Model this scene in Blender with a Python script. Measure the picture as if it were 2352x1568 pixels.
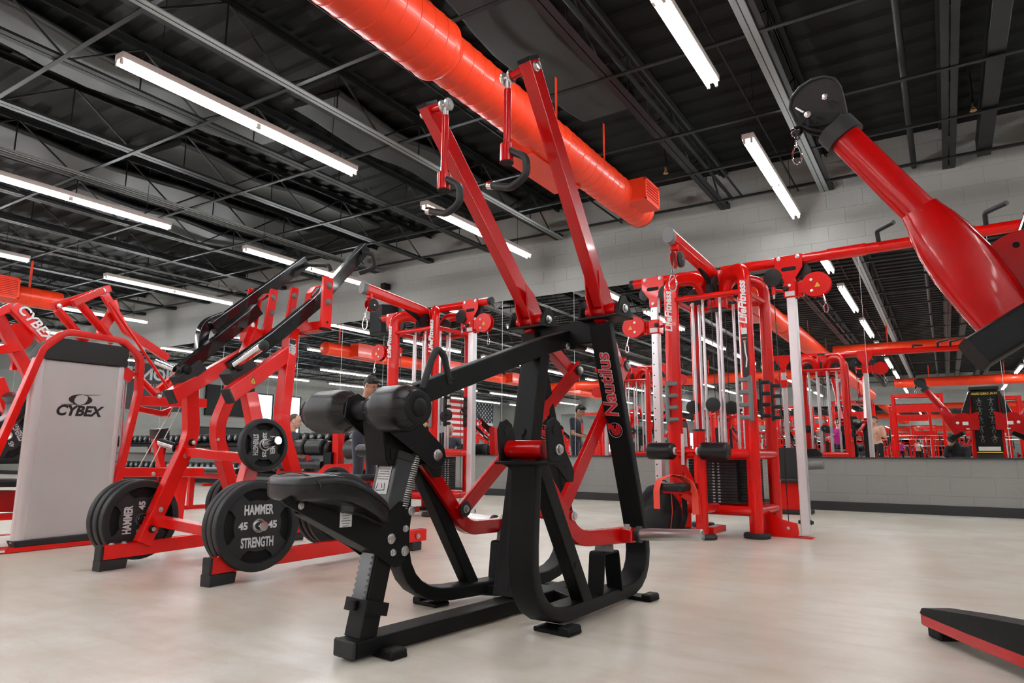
import bpy, math, random
from mathutils import Vector, Matrix
random.seed(7)
S = bpy.context.scene
for o in list(bpy.data.objects): bpy.data.objects.remove(o)
COL = S.collection
PI = math.pi
# ---------------------------------------------------------------- camera
FPX, YAW, PITCH, ROLL, CAMH = 1562.9, .563490, .163083, -.004886, .64
def cam_axes():
    cy, sy = math.cos(YAW), math.sin(YAW)
    f = Vector((-sy*math.cos(PITCH), cy*math.cos(PITCH), math.sin(PITCH)))
    r = Vector((cy, sy, 0)); d = f.cross(r)
    return r*math.cos(ROLL)+d*math.sin(ROLL), -r*math.sin(ROLL)+d*math.cos(ROLL), f
CR, CD, CF = cam_axes()
CO = Vector((0, 0, CAMH))
cd = bpy.data.cameras.new('camera'); cam = bpy.data.objects.new('camera', cd); COL.objects.link(cam)
m = Matrix.Identity(4)
for i in range(3):
    m[i][0] = CR[i]; m[i][1] = -CD[i]; m[i][2] = -CF[i]; m[i][3] = CO[i]
cam.matrix_world = m
cd.sensor_width = 36; cd.lens = FPX/2352*36; cd.clip_start = .05; cd.clip_end = 200
S.camera = cam
# ---------------------------------------------------------------- world, exposure
w = bpy.data.worlds.new('world'); S.world = w; w.use_nodes = True
w.node_tree.nodes['Background'].inputs[0].default_value = (.75, .85, 1, 1)
w.node_tree.nodes['Background'].inputs[1].default_value = 1.0
S.view_settings.view_transform = 'Standard'; S.view_settings.look = 'None'
S.view_settings.exposure = 1.3; S.view_settings.gamma = 1; S.view_settings.use_curve_mapping = False
TUBE = 26.0            # emission of the fluorescent tubes
D = 8.95               # y of the mirrored block wall
XL, XR, YB = -24.5, 8.0, -19.5
ZJ, ZD = 3.9, 4.42     # joist bottom, roof deck
def ray(x, y): return CR*((x-1176)/FPX)+CD*((y-784)/FPX)+CF
def W(x, y, X=None, Y=None, Z=None):
    v = ray(x, y)
    if X is not None: t = X/v.x
    elif Y is not None: t = Y/v.y
    else: t = (Z-CAMH)/v.z
    return CO+v*t
# ---------------------------------------------------------------- materials
def mat(name, col, rough=.5, metal=0, coat=0, spec=.5, bump=None, var=None, emit=None, sheen=0):
    m = bpy.data.materials.new(name); m.use_nodes = True
    nt = m.node_tree; b = nt.nodes['Principled BSDF']
    b.inputs['Base Color'].default_value = (*col, 1); b.inputs['Roughness'].default_value = rough
    b.inputs['Metallic'].default_value = metal; b.inputs['Coat Weight'].default_value = coat
    b.inputs['Coat Roughness'].default_value = .05; b.inputs['Specular IOR Level'].default_value = spec
    if sheen: b.inputs['Sheen Weight'].default_value = sheen
    if emit: b.inputs['Emission Color'].default_value = (*emit[0], 1); b.inputs['Emission Strength'].default_value = emit[1]
    tc = nt.nodes.new('ShaderNodeTexCoord')
    if var:   # (scale, amount)
        n = nt.nodes.new('ShaderNodeTexNoise'); n.inputs['Scale'].default_value = var[0]; n.inputs['Detail'].default_value = 5
        nt.links.new(tc.outputs['Object'], n.inputs['Vector'])
        r = nt.nodes.new('ShaderNodeMapRange'); r.inputs['From Min'].default_value = .3; r.inputs['From Max'].default_value = .7
        r.inputs['To Min'].default_value = 1-var[1]; r.inputs['To Max'].default_value = 1+var[1]
        nt.links.new(n.outputs['Fac'], r.inputs['Value'])
        mx = nt.nodes.new('ShaderNodeVectorMath'); mx.operation = 'SCALE'; mx.inputs[0].default_value = col
        nt.links.new(r.outputs[0], mx.inputs['Scale']); nt.links.new(mx.outputs[0], b.inputs['Base Color'])
    if bump:  # (scale, strength)
        n = nt.nodes.new('ShaderNodeTexNoise'); n.inputs['Scale'].default_value = bump[0]; n.inputs['Detail'].default_value = 3
        nt.links.new(tc.outputs['Object'], n.inputs['Vector'])
        bp = nt.nodes.new('ShaderNodeBump'); bp.inputs['Strength'].default_value = bump[1]; bp.inputs['Distance'].default_value = .002
        nt.links.new(n.outputs['Fac'], bp.inputs['Height']); nt.links.new(bp.outputs[0], b.inputs['Normal'])
    return m
RED = mat('red_gloss_paint', (.74, .006, .003), .24, coat=.12, spec=.4, var=(3, .05))
CRIM = mat('crimson_gloss_paint', (.50, .0008, .0014), .22, coat=.2, spec=.4, var=(3, .05))
DRED = mat('deep_red_paint', (.34, .0006, .001), .26, coat=.12, spec=.4, var=(3, .05))
DUCT = mat('red_duct_paint', (.84, .050, .012), .36, coat=.15, spec=.35, bump=(5, .12), var=(2, .04))
BLK = mat('black_textured_powdercoat', (.0035, .0038, .004), .5, spec=.22, bump=(420, .35), var=(6, .15))
GBLK = mat('black_gloss_paint', (.008, .008, .009), .12, coat=.5)
MBLK = mat('matte_black', (.004, .004, .0045), .6, spec=.3)
CEIL = mat('black_ceiling_paint', (.0045, .005, .005), .6, spec=.25, var=(1.5, .3))
JOI = mat('black_joist_paint', (.007, .0078, .008), .5, spec=.35, var=(2, .25))
GJOI = mat('grey_strap_paint', (.19, .20, .20), .5)
RUB = mat('grey_black_rubber', (.015, .016, .0175), .5, spec=.4, bump=(200, .2), var=(8, .2))
PAD = mat('black_vinyl', (.006, .006, .007), .32, spec=.4, bump=(300, .25))
SEAM = mat('vinyl_seam', (.006, .006, .006), .6)
CHR = mat('chrome', (.75, .75, .76), .12, metal=1)
STL = mat('brushed_steel', (.62, .61, .60), .3, metal=1, bump=(60, .2))
GALV = mat('grey_plastic', (.16, .17, .17), .5)
SILV = mat('silver_shroud_panel', (.56, .56, .555), .34, metal=.2, var=(1.2, .05))
SILE = mat('pale_aluminium_edge', (.72, .72, .73), .2, metal=.3)
DKG = mat('charcoal_plastic', (.018, .019, .0195), .55, spec=.4, bump=(300, .3))
WHT = mat('white_print', (.75, .75, .75), .5)
LGR = mat('grey_white_print', (.55, .56, .57), .5)
RPR = mat('red_print', (.62, .01, .02), .45)
BPR = mat('black_print', (.01, .008, .008), .4)
YEL = mat('yellow_print', (.75, .48, .05), .5)
LAB = mat('white_label', (.72, .72, .70), .45)
CREAM = mat('cream_knob', (.66, .50, .22), .4)
CABLE = mat('black_cable', (.02, .02, .02), .4)
ROD = mat('satin_steel_column', (.80, .80, .82), .3, metal=.75)
SCAB = mat('bare_steel_cable', (.5, .48, .45), .35, metal=.8)
FIXT = mat('cream_white_fixture', (.62, .56, .52), .5)
TUB = mat('lit_tube', (1, 1, 1), .5, emit=((.95, .98, 1.0), TUBE))
STAK = mat('dark_weight_stack', (.014, .015, .016), .38, var=(5, .1))
SKIN = mat('skin', (.48, .25, .16), .5, var=(20, .06))
SKIN2 = mat('light_skin', (.62, .36, .26), .5)
HAIR = mat('black_hair', (.012, .01, .009), .5, bump=(150, .6))
NAVY = mat('navy_cloth', (.022, .027, .045), .85, sheen=.3)
BGREY = mat('blue_grey_cloth', (.07, .085, .11), .85)
BCLO = mat('black_cloth', (.012, .012, .014), .85)
MAG = mat('magenta_cloth', (.45, .01, .25), .8)
STRAP = mat('bright_red_strap', (.80, .06, .03), .6)
MIRR = mat('mirror_glass', (.86, .88, .87), .0, metal=1)
GLASS = mat('bright_window_glass', (.6, .65, .7), .3, emit=((.75, .85, 1), 1.6))
# ---------------------------------------------------------------- mesh builder
class MB:
    def __init__(s): s.v = []; s.f = []; s.mi = []
    def add(s, vs, fs, mi=0):
        b = len(s.v); s.v += [Vector(v) for v in vs]
        s.f += [tuple(b+i for i in f) for f in fs]; s.mi += [mi]*len(fs); return s
    def box(s, c, size, M=None, bev=.004, mi=0):
        h = [x/2 for x in size]; b = min(bev, min(h)*.6); c = Vector(c); vs = []; idx = {}
        for sx in (-1, 1):
            for sy in (-1, 1):
                for sz in (-1, 1):
                    for a in range(3):
                        p = [sx*(h[0]-b), sy*(h[1]-b), sz*(h[2]-b)]; p[a] = (sx, sy, sz)[a]*h[a]
                        idx[(sx, sy, sz, a)] = len(vs); vs.append(Vector(p))
        fs = []
        for a in range(3):
            o1, o2 = [k for k in range(3) if k != a]
            for sg in (-1, 1):
                q = []
                for (p, r) in ((-1, -1), (1, -1), (1, 1), (-1, 1)):
                    t = [0, 0, 0]; t[a] = sg; t[o1] = p; t[o2] = r; q.append(idx[(*t, a)])
                fs.append(q)
            for p in (-1, 1):
                for r in (-1, 1):
                    q = []
                    for sg in (-1, 1):
                        t = [0, 0, 0]; t[a] = sg; t[o1] = p; t[o2] = r
                        q += [idx[(*t, o1)], idx[(*t, o2)]] if sg < 0 else [idx[(*t, o2)], idx[(*t, o1)]]
                    fs.append(q)
        for sx in (-1, 1):
            for sy in (-1, 1):
                for sz in (-1, 1): fs.append([idx[(sx, sy, sz, a)] for a in range(3)])
        if M is not None: vs = [M @ v for v in vs]
        return s.add([v+c for v in vs], fs, mi)
    def sweep(s, pts, prof, n=None, cap=True, mi=0, closed=False):
        pts = [Vector(p) for p in pts]; k = len(prof); vs = []; N = len(pts); prev = None
        for i, p in enumerate(pts):
            if closed: a = pts[i-1]; b = pts[(i+1) % N]; t1 = (p-a).normalized(); t2 = (b-p).normalized()
            else:
                t1 = (p-pts[i-1]).normalized() if i else None; t2 = (pts[i+1]-p).normalized() if i < N-1 else None
                t1 = t1 or t2; t2 = t2 or t1
            t = (t1+t2)
            t = t.normalized() if t.length > 1e-6 else t1
            c = max(.35, t.dot(t1))
            if n is not None: nn = Vector(n)
            elif prev is not None: nn = prev
            else: nn = Vector((1, 0, 0)) if abs(t.x) < .8 else Vector((0, 1, 0))
            e1 = (nn-t*nn.dot(t)).normalized(); prev = e1; e2 = t.cross(e1)
            for a, b in prof: vs.append(p+e1*a+e2*(b/c if n is not None else b))
        fs = []
        for i in range(N if closed else N-1):
            for j in range(k):
                a = i*k+j; b = i*k+(j+1) % k; c = ((i+1) % N)*k; fs.append((a, b, c+(j+1) % k, c+j))
        if cap and not closed: fs.append(tuple(range(k))[::-1]); fs.append(tuple((N-1)*k+j for j in range(k)))
        return s.add(vs, fs, mi)
    def bar(s, pts, wd, h, n, bend=0, r=.006, mi=0): return s.sweep(fillet(pts, bend) if bend else pts, rrect(wd, h, r), n, mi=mi)
    def tube(s, pts, r, bend=0, seg=12, mi=0, closed=False): return s.sweep(fillet(pts, bend) if bend else pts, circ(r, seg), mi=mi, closed=closed)
    def lathe(s, prof, o, ax, seg=24, mi=0):
        o = Vector(o); ax = Vector(ax).normalized(); e1 = ax.orthogonal().normalized(); e2 = ax.cross(e1); vs = []; k = len(prof)
        for i in range(seg):
            a = 2*PI*i/seg; d = e1*math.cos(a)+e2*math.sin(a)
            for r, z in prof: vs.append(o+ax*z+d*max(r, 1e-5))
        fs = []
        for i in range(seg):
            for j in range(k-1): fs.append((i*k+j, ((i+1) % seg)*k+j, ((i+1) % seg)*k+j+1, i*k+j+1))
        if prof[0][0] > 1e-4 and prof[-1][0] > 1e-4:
            for i in range(seg): fs.append((i*k+k-1, ((i+1) % seg)*k+k-1, ((i+1) % seg)*k, i*k))
        return s.add(vs, fs, mi)
    def cyl(s, p0, p1, r, seg=20, bev=.002, mi=0):
        p0 = Vector(p0); p1 = Vector(p1); L = (p1-p0).length; b = min(bev, L*.3, r*.5)
        return s.lathe([(0, 0), (r-b, 0), (r, b), (r, L-b), (r-b, L), (0, L)], p0, p1-p0, seg, mi)
    def ball(s, c, r, seg=16, mi=0, sc=(1, 1, 1)):
        b = len(s.v); k = 9; s.lathe([(r*math.sin(PI*j/k), -r*math.cos(PI*j/k)) for j in range(k+1)], (0, 0, 0), (0, 0, 1), seg, mi)
        for i in range(b, len(s.v)): s.v[i] = Vector((s.v[i].x*sc[0], s.v[i].y*sc[1], s.v[i].z*sc[2]))+Vector(c)
        return s
    def prism(s, poly, o, ax, ay, th, mi=0, bev=.0015):
        o = Vector(o); ax = Vector(ax).normalized(); ay = Vector(ay).normalized(); az = ax.cross(ay); n = len(poly)
        cx = sum(p[0] for p in poly)/n; cy = sum(p[1] for p in poly)/n; vs = []
        for z, k in ((0, bev), (bev, 0), (th-bev, 0), (th, bev)):
            for i, (x, y) in enumerate(poly):
                a = Vector(poly[i-1]); c = Vector(poly[(i+1) % n]); p = Vector((x, y))
                if k:
                    d = (c-a); nn = Vector((d.y, -d.x)); nn = nn.normalized() if nn.length > 1e-9 else nn
                    if area(poly) < 0: nn = -nn
                    p = p-nn*k
                vs.append(o+ax*p.x+ay*p.y+az*z)
        fs = [tuple(range(n))[::-1], tuple(3*n+i for i in range(n))]
        for l in range(3):
            for i in range(n): fs.append((l*n+i, l*n+(i+1) % n, (l+1)*n+(i+1) % n, (l+1)*n+i))
        return s.add(vs, fs, mi)
    def text(s, t, o, ax, ay, size, depth=.001, align='CENTER', fat=0, shear=0, mi=0, sx=1):
        vs, fs = text_mesh(t, size, depth, align, fat, shear); ax = Vector(ax).normalized(); ay = Vector(ay).normalized(); az = ax.cross(ay); o = Vector(o)
        return s.add([o+ax*(v[0]*sx)+ay*v[1]+az*v[2] for v in vs], fs, mi)
    def build(s, name, mats, parent=None, label=None, flat=False):
        me = bpy.data.meshes.new(name); me.from_pydata([tuple(v) for v in s.v], [], s.f)
        if not isinstance(mats, (list, tuple)): mats = [mats]
        for m in mats: me.materials.append(m)
        me.polygons.foreach_set('material_index', s.mi)
        if not flat:
            me.polygons.foreach_set('use_smooth', [True]*len(s.f)); me.set_sharp_from_angle(angle=math.radians(38))
        me.update()
        o = bpy.data.objects.new(name, me); COL.objects.link(o)
        if not flat: wn = o.modifiers.new('normals', 'WEIGHTED_NORMAL'); wn.keep_sharp = True; wn.weight = 100
        if parent: o.parent = parent
        if label: o['label'] = label
        return o
def area(p): return sum(p[i-1][0]*p[i][1]-p[i][0]*p[i-1][1] for i in range(len(p)))
_tc = {}
def text_mesh(t, size, depth, align, fat, shear):
    key = (t, size, depth, align, fat, shear)
    if key in _tc: return _tc[key]
    c = bpy.data.curves.new('t', 'FONT'); c.body = t; c.size = size; c.extrude = depth/2; c.align_x = align; c.align_y = 'CENTER'
    c.offset = fat; c.shear = shear; c.resolution_u = 3
    o = bpy.data.objects.new('t', c); COL.objects.link(o); dg = bpy.context.evaluated_depsgraph_get()
    me = o.evaluated_get(dg).to_mesh()
    r = ([tuple(v.co) for v in me.vertices], [tuple(p.vertices) for p in me.polygons])
    o.evaluated_get(dg).to_mesh_clear(); bpy.data.objects.remove(o); bpy.data.curves.remove(c); _tc[key] = r
    return r
def rrect(w, h, r=.006, seg=2):
    r = min(r, w*.49, h*.49); out = []
    for cx, cy, a0 in ((w/2-r, h/2-r, 0), (-w/2+r, h/2-r, 90), (-w/2+r, -h/2+r, 180), (w/2-r, -h/2+r, 270)):
        for i in range(seg+1):
            a = math.radians(a0+90*i/seg); out.append((cx+r*math.cos(a), cy+r*math.sin(a)))
    return out
def circ(r, n=12): return [(r*math.cos(2*PI*i/n), r*math.sin(2*PI*i/n)) for i in range(n)]
def oval(w, h, n=16): return rrect(w, h, min(w, h)*.49, n//4)
def fillet(pts, r, seg=7):
    pts = [Vector(p) for p in pts]
    rs = r if isinstance(r, (list, tuple)) else [r]*len(pts)
    out = [pts[0]]
    for i in range(1, len(pts)-1):
        p = pts[i]; a = (pts[i-1]-p); b = (pts[i+1]-p); la, lb = a.length, b.length; a.normalize(); b.normalize()
        ang = a.angle(b)
        if ang > PI-.02 or rs[i] <= 0: out.append(p); continue
        d = min(rs[i]/math.tan(ang/2), la*.48, lb*.48); p0 = p+a*d; p1 = p+b*d
        for k in range(seg+1):
            t = k/seg; out.append((1-t)**2*p0+2*t*(1-t)*p+t*t*p1)
    out.append(pts[-1]); return out
def tag(o, label, cat, group=None, kind=None):
    if label: o['label'] = label
    if cat: o['category'] = cat
    if group: o['group'] = group
    if kind: o['kind'] = kind
    return o
def empty(name, label, cat, loc=(0, 0, 0), rot=0, group=None):
    o = bpy.data.objects.new(name, None); COL.objects.link(o); o.location = loc; o.rotation_euler = (0, 0, math.radians(rot)); o.empty_display_size = .1
    return tag(o, label, cat, group)
KIDS = {}
def copy_tree(o, parent=None):
    c = o.copy(); COL.objects.link(c)
    if parent: c.parent = parent
    for ch in [x for x in o.children]: copy_tree(ch, c)
    return c
def struct(name, mb, m, label=None):
    o = mb.build(name, m); o['kind'] = 'structure'
    if label: o['label'] = label
    return o
def bolt(mb, p, ax, r=.012, h=.01, mi=0):
    p = Vector(p); ax = Vector(ax).normalized()
    mb.lathe([(0, 0), (r*1.35, 0), (r*1.35, h*.3), (r, h*.35), (r, h*.9), (r*.75, h), (0, h)], p, ax, 10, mi)
# ================================================================ THE ROOM
def floor_mat():
    m = mat('polished_concrete', (.6, .52, .44), .3); nt = m.node_tree; b = nt.nodes['Principled BSDF']; L = nt.links
    tc = nt.nodes.new('ShaderNodeTexCoord')
    def layer(cur, sc, det, rough, mp, lo, hi, dark, amt):
        """multiply the colour by a soft stain mask"""
        q = nt.nodes.new('ShaderNodeMapping'); q.inputs['Scale'].default_value = mp; L.new(tc.outputs['Object'], q.inputs[0])
        n = nt.nodes.new('ShaderNodeTexNoise'); n.inputs['Scale'].default_value = sc; n.inputs['Detail'].default_value = det; n.inputs['Roughness'].default_value = rough
        L.new(q.outputs[0], n.inputs['Vector'])
        r = nt.nodes.new('ShaderNodeMapRange'); r.interpolation_type = 'SMOOTHSTEP'; r.inputs['From Min'].default_value = lo; r.inputs['From Max'].default_value = hi
        r.inputs['To Min'].default_value = amt; r.inputs['To Max'].default_value = 0; L.new(n.outputs['Fac'], r.inputs['Value'])
        x = nt.nodes.new('ShaderNodeMix'); x.data_type = 'RGBA'; x.blend_type = 'MIX'; L.new(r.outputs[0], x.inputs[0])
        if isinstance(cur, tuple): x.inputs[6].default_value = (*cur, 1)
        else: L.new(cur, x.inputs[6])
        x.inputs[7].default_value = (*dark, 1); return x.outputs[2], n
    c, _ = layer((.77, .775, .715), .55, 3, .5, (1, 1, 1), .30, .70, (.60, .54, .44), 1)
    c, n1 = layer(c, 2.3, 6, .6, (1, .8, 1), .30, .62, (.53, .455, .355), .7)
    c, _ = layer(c, 7, 6, .6, (.4, 1.6, 1), .25, .60, (.50, .43, .34), .52)
    c, _ = layer(c, 40, 3, .6, (.5, 1.8, 1), .22, .36, (.30, .25, .19), .45)
    c, _ = layer(c, 90, 3, .6, (1, 1, 1), .35, .6, (.58, .55, .50), .22)
    L.new(c, b.inputs['Base Color'])
    r = nt.nodes.new('ShaderNodeMapRange'); r.inputs['From Min'].default_value = .3; r.inputs['From Max'].default_value = .7; r.inputs['To Min'].default_value = .24; r.inputs['To Max'].default_value = .40
    b.inputs['Roughness'].default_value = .3
    return m
def block_mat(name, col, horiz='x'):
    m = mat(name, col, .6); nt = m.node_tree; b = nt.nodes['Principled BSDF']; L = nt.links
    tc = nt.nodes.new('ShaderNodeTexCoord'); sp = nt.nodes.new('ShaderNodeSeparateXYZ'); cb = nt.nodes.new('ShaderNodeCombineXYZ')
    L.new(tc.outputs['Object'], sp.inputs[0]); L.new(sp.outputs[0 if horiz == 'x' else 1], cb.inputs[0]); L.new(sp.outputs[2], cb.inputs[1])
    br = nt.nodes.new('ShaderNodeTexBrick'); L.new(cb.outputs[0], br.inputs['Vector'])
    br.inputs['Scale'].default_value = 1; br.inputs['Brick Width'].default_value = .4064; br.inputs['Row Height'].default_value = .2032
    br.inputs['Mortar Size'].default_value = .0045; br.inputs['Mortar Smooth'].default_value = .6; br.offset = .5
    c = Vector(col); br.inputs['Color1'].default_value = (*c, 1); br.inputs['Color2'].default_value = (*(c*.95), 1); br.inputs['Mortar'].default_value = (*(c*.86), 1)
    L.new(br.outputs['Color'], b.inputs['Base Color'])
    n = nt.nodes.new('ShaderNodeTexNoise'); n.inputs['Scale'].default_value = 70; n.inputs['Detail'].default_value = 4; L.new(tc.outputs['Object'], n.inputs['Vector'])
    a = nt.nodes.new('ShaderNodeMath'); a.operation = 'MULTIPLY_ADD'; a.inputs[1].default_value = -1.6
    L.new(br.outputs['Fac'], a.inputs[0]); L.new(n.outputs['Fac'], a.inputs[2])
    bp = nt.nodes.new('ShaderNodeBump'); bp.inputs['Strength'].default_value = .55; bp.inputs['Distance'].default_value = .004
    L.new(a.outputs[0], bp.inputs['Height']); L.new(bp.outputs[0], b.inputs['Normal'])
    return m
BLOCK = block_mat('painted_block', (.265, .265, .252)); BLOCKY = block_mat('painted_block_side', (.265, .265, .252), 'y')
struct('floor', MB().box(((XL+XR)/2, (YB+D)/2, -.05), (XR-XL, D-YB, .1), bev=0), floor_mat())
struct('wall_front', MB().box(((XL+XR)/2, D+.1, 2.25), (XR-XL, .2, 4.5), bev=0), BLOCK)
struct('wall_back', MB().box(((XL+XR)/2, YB-.1, 2.25), (XR-XL, .2, 4.5), bev=0), BLOCK)
struct('wall_left', MB().box((XL-.1, (YB+D)/2, 2.25), (.2, D-YB+.4, 4.5), bev=0), BLOCKY)
struct('wall_right', MB().box((XR+.1, (YB+D)/2, 2.25), (.2, D-YB+.4, 4.5), bev=0), BLOCKY)
BASE = mat('black_baseboard', (.022, .023, .025), .45)
struct('baseboard_front', MB().box(((XL+XR)/2, D-.006, .052), (XR-XL, .012, .104), bev=.003), BASE)
struct('baseboard_left', MB().box((XL+.006, (YB+D)/2, .052), (.012, D-YB-.03, .104), bev=.003), BASE)
struct('trim_1', MB().box(((XL+XR)/2, D-.012, .612), (XR-XL, .024, .014), bev=.002), BASE, 'thin black channel carrying the bottom of the wall mirrors')
# roof deck: ribbed metal
mb = MB(); n = int((D-YB)/.3)
prof = []
for i in range(n+1):
    y = YB+i*.3
    prof += [(y, ZD), (y+.10, ZD), (y+.13, ZD+.03), (y+.25, ZD+.03), (y+.28, ZD)]
prof = [p for p in prof if p[0] < D]+[(D, ZD)]
vs = []; fs = []
for y, z in prof: vs += [(XL, y, z), (XR, y, z)]
for i in range(len(prof)-1): fs.append((2*i, 2*i+1, 2*i+3, 2*i+2))
mb.add(vs, fs); mb.box(((XL+XR)/2, (YB+D)/2, ZD+.12), (XR-XL, D-YB, .06), bev=0)
struct('ceiling', mb, CEIL)
# open-web joists, one per line, running away from the camera to the mirrored wall
def joist(half=.032):
    mb = MB(); y0, y1 = YB+.02, D-.02
    for z, g in ((ZJ+.016, 1), (ZD-.045, -1)):
        for sx in (-1, 1):
            mb.box((sx*(half+.003), (y0+y1)/2, z-.013*g), (half*1.85, y1-y0, .005), bev=0)
            mb.box((sx*.009, (y0+y1)/2, z+.012*g), (.005, y1-y0, .05), bev=0)
    zb, zt = ZJ+.03, ZD-.06; y = y1-.25; k = 0
    while y > y0+.7:
        mb.tube([(0, y, zt if k % 2 else zb), (0, y-.62, zb if k % 2 else zt)], .0105, seg=6); y -= .62; k += 1
        if k % 2: mb.tube([(0, y, zt), (0, y, zb)], .008, seg=5)
    mb.box((0, D-.06, ZJ+.035), (.12, .12, .07), bev=.004)
    return mb
jx = [-.98+1.27*k for k in range(-18, 7)]
bright = {0, 3, 6, 9}
j0 = None
JM = joist()
for i, x in enumerate(jx):
    if j0 is None: j0 = JM.build('ceiling_joist', JOI, label='black open-web steel joist spanning the ceiling'); o = j0
    else: o = j0.copy(); COL.objects.link(o)
    o.location.x = x; o['kind'] = 'structure'; o['group'] = 'open-web ceiling joists'
# lighter strut channels seen beside each lamp row
for i, x in enumerate((-4.72, -8.42, -1.02, -11.9)):
    o = MB().box((x, (YB+D)/2, ZJ-.012), (.10, D-YB-.1, .012), bev=.002)
    o.box((x, (YB+D)/2, ZJ-.0195), (.006, D-YB-.1, .004), bev=0, mi=1)
    o = o.build('ceiling_strap', [GJOI, MBLK]); tag(o, 'pale grey flat strap under the joists beside a lamp row', None, 'grey straps under the joists', 'structure')
# bridging angles across the joists
b0 = MB().box((0, 0, 0), (XR-XL-.1, .04, .005), bev=0).box((0, .018, .02), (XR-XL-.1, .005, .032), bev=0).build('ceiling_bridging', JOI)
for i, y in enumerate((8.6, 7.55, 6.5, 5.12, 3.75, 2.42, 1.0, -.6, -2.4, -4.5, -7, -10, -13.5, -17)):
    o = b0 if i == 0 else b0.copy()
    if i: COL.objects.link(o)
    o.location = ((XL+XR)/2, y, ZJ-.006); tag(o, 'dark steel angle bridging the joists', None, 'bridging angles across the joists', 'structure')
# sagging black insulation and thin conduits
for i, (x, y0, y1) in enumerate(((-6.7, 1.2, 5.0), (-9.23, 2.0, 7.6), (-7.96, 4.4, 8.0), (-5.42, 4.6, 8.4), (-10.5, 4.5, 8.2), (-2.9, 2.5, 6.5))):
    mb = MB(); pts = []
    for k in range(13):
        t = k/12; pts.append((x+.05*math.sin(9*t+i), y0+(y1-y0)*t, ZD-.04-.05*math.sin(PI*t)-.02*math.sin(17*t+i)))
    mb.sweep(pts, oval(.68, .075), (1, 0, 0)); tag(mb.build('insulation_batt', mat('insulation_%d' % i, (.022, .023, .022), .45, bump=(14, .5))), ['black insulation batt sagging between joists, nearest the top left corner', 'long black insulation batt sagging above the second lamp row from left', 'black insulation batt sagging above the middle of the ceiling', 'black insulation batt sagging between joists near the mirrored wall', 'black insulation batt over the far left lamp row', 'black insulation batt sagging beside the big red duct'][i], 'insulation')
mb = MB().tube([(-3.75, YB+.1, 3.98), (-3.75, D-.02, 3.98)], .012, seg=8); tag(mb.build('ceiling_conduit', JOI), 'thin black conduit running to the mirrored wall left of the big duct', 'conduit')
mb = MB().tube([(-1.33, YB+.1, 3.97), (-1.33, D-.02, 3.97)], .010, seg=8); tag(mb.build('ceiling_conduit', JOI), 'thin black conduit above the right hand lamp row', 'conduit')
mb = MB().tube([(-2.15, YB+.1, 4.02), (-2.15, D-.02, 4.02)], .022, seg=8).tube([(-2.02, YB+.1, 4.03), (-2.02, D-.02, 4.03)], .015, seg=8); tag(mb.build('sprinkler_pipe', JOI), 'pair of black pipes running along the ceiling right of the big duct', 'pipe')
mb = MB().tube([(-.05, YB+.1, 4.0), (-.05, D-.02, 4.0)], .03, seg=10); tag(mb.build('sprinkler_pipe', JOI), 'thick black pipe on the ceiling above the cable arm', 'pipe')
for i, (x, ym) in enumerate(((.62, 6.2), (1.3, 5.5))):
    mb = MB().box((x, (YB+D)/2, 4.02), (.13, D-YB-.3, .2), bev=.004); tag(mb.build('steel_beam', JOI), ['wide black steel beam on the ceiling above the cable arm', 'black steel beam at the far right of the ceiling'][i], 'beam')
# sprinkler heads
for i, (px, py) in enumerate(((1529, 393), (2235, 248))):
    p = W(px, py, Z=3.93); mb = MB().cyl(p+Vector((0, 0, .0)), p+Vector((0, 0, .05)), .012).lathe([(0, 0), (.03, 0), (.03, .004), (0, .004)], p-Vector((0, 0, .03)), (0, 0, 1), 12)
    mb.tube([p+Vector((.012, 0, 0)), p+Vector((.018, 0, -.014)), p+Vector((0, 0, -.028))], .003, seg=5).tube([p+Vector((-.012, 0, 0)), p+Vector((-.018, 0, -.014)), p+Vector((0, 0, -.028))], .003, seg=5)
    mb.tube([p+Vector((0, 0, .05)), Vector((p.x, p.y, 4.42))], .012, seg=8, mi=1)
    tag(mb.build('brass_sprinkler', [mat('brass_%d' % i, (.5, .28, .12), .35, metal=.8), JOI]), ['small brass sprinkler head beyond the end of the big duct', 'small brass sprinkler head at the top right of the ceiling'][i], 'sprinkler')
# ---------------------------------------------------------------- mirrors
def Mx(px, py=850): return W(px, py, Y=D).x
seams = [-24.3]+[Mx(475, 700), Mx(512), Mx(684), Mx(784), Mx(880)]
x = seams[-1]+1.25
while x < XR-.3: seams.append(x); x += 1.28
seams = sorted(set(round(s, 2) for s in seams)); q = [seams[0]]
for s in seams[1:]:
    while s-q[-1] > 2.2: q.append(q[-1]+1.52)
    if s-q[-1] > .5: q.append(s)
ME = mat('mirror_edge', (.55, .6, .58), .25)
for a, b in zip(q[:-1], q[1:]):
    o = MB().box(((a+b)/2, D-.008, 1.834), (b-a-.004, .006, 2.43), bev=0).build('mirror_panel', MIRR, flat=True)
    tag(o, 'tall frameless mirror panel on the block wall', 'mirror', 'mirror panels along the front wall')
    e = MB().box((b, D-.0085, 1.834), (.004, .010, 2.43), bev=0).build('seam', ME, o)
for i in range(14):
    a = -20+i*2.0
    o = MB().box((a+1, YB+.008, 1.6), (1.996, .006, 2.9), bev=0).build('mirror_panel', MIRR, flat=True)
    tag(o, 'tall mirror panel on the wall behind the camera, seen in the front mirror', 'mirror', 'mirror panels along the rear wall')
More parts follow.
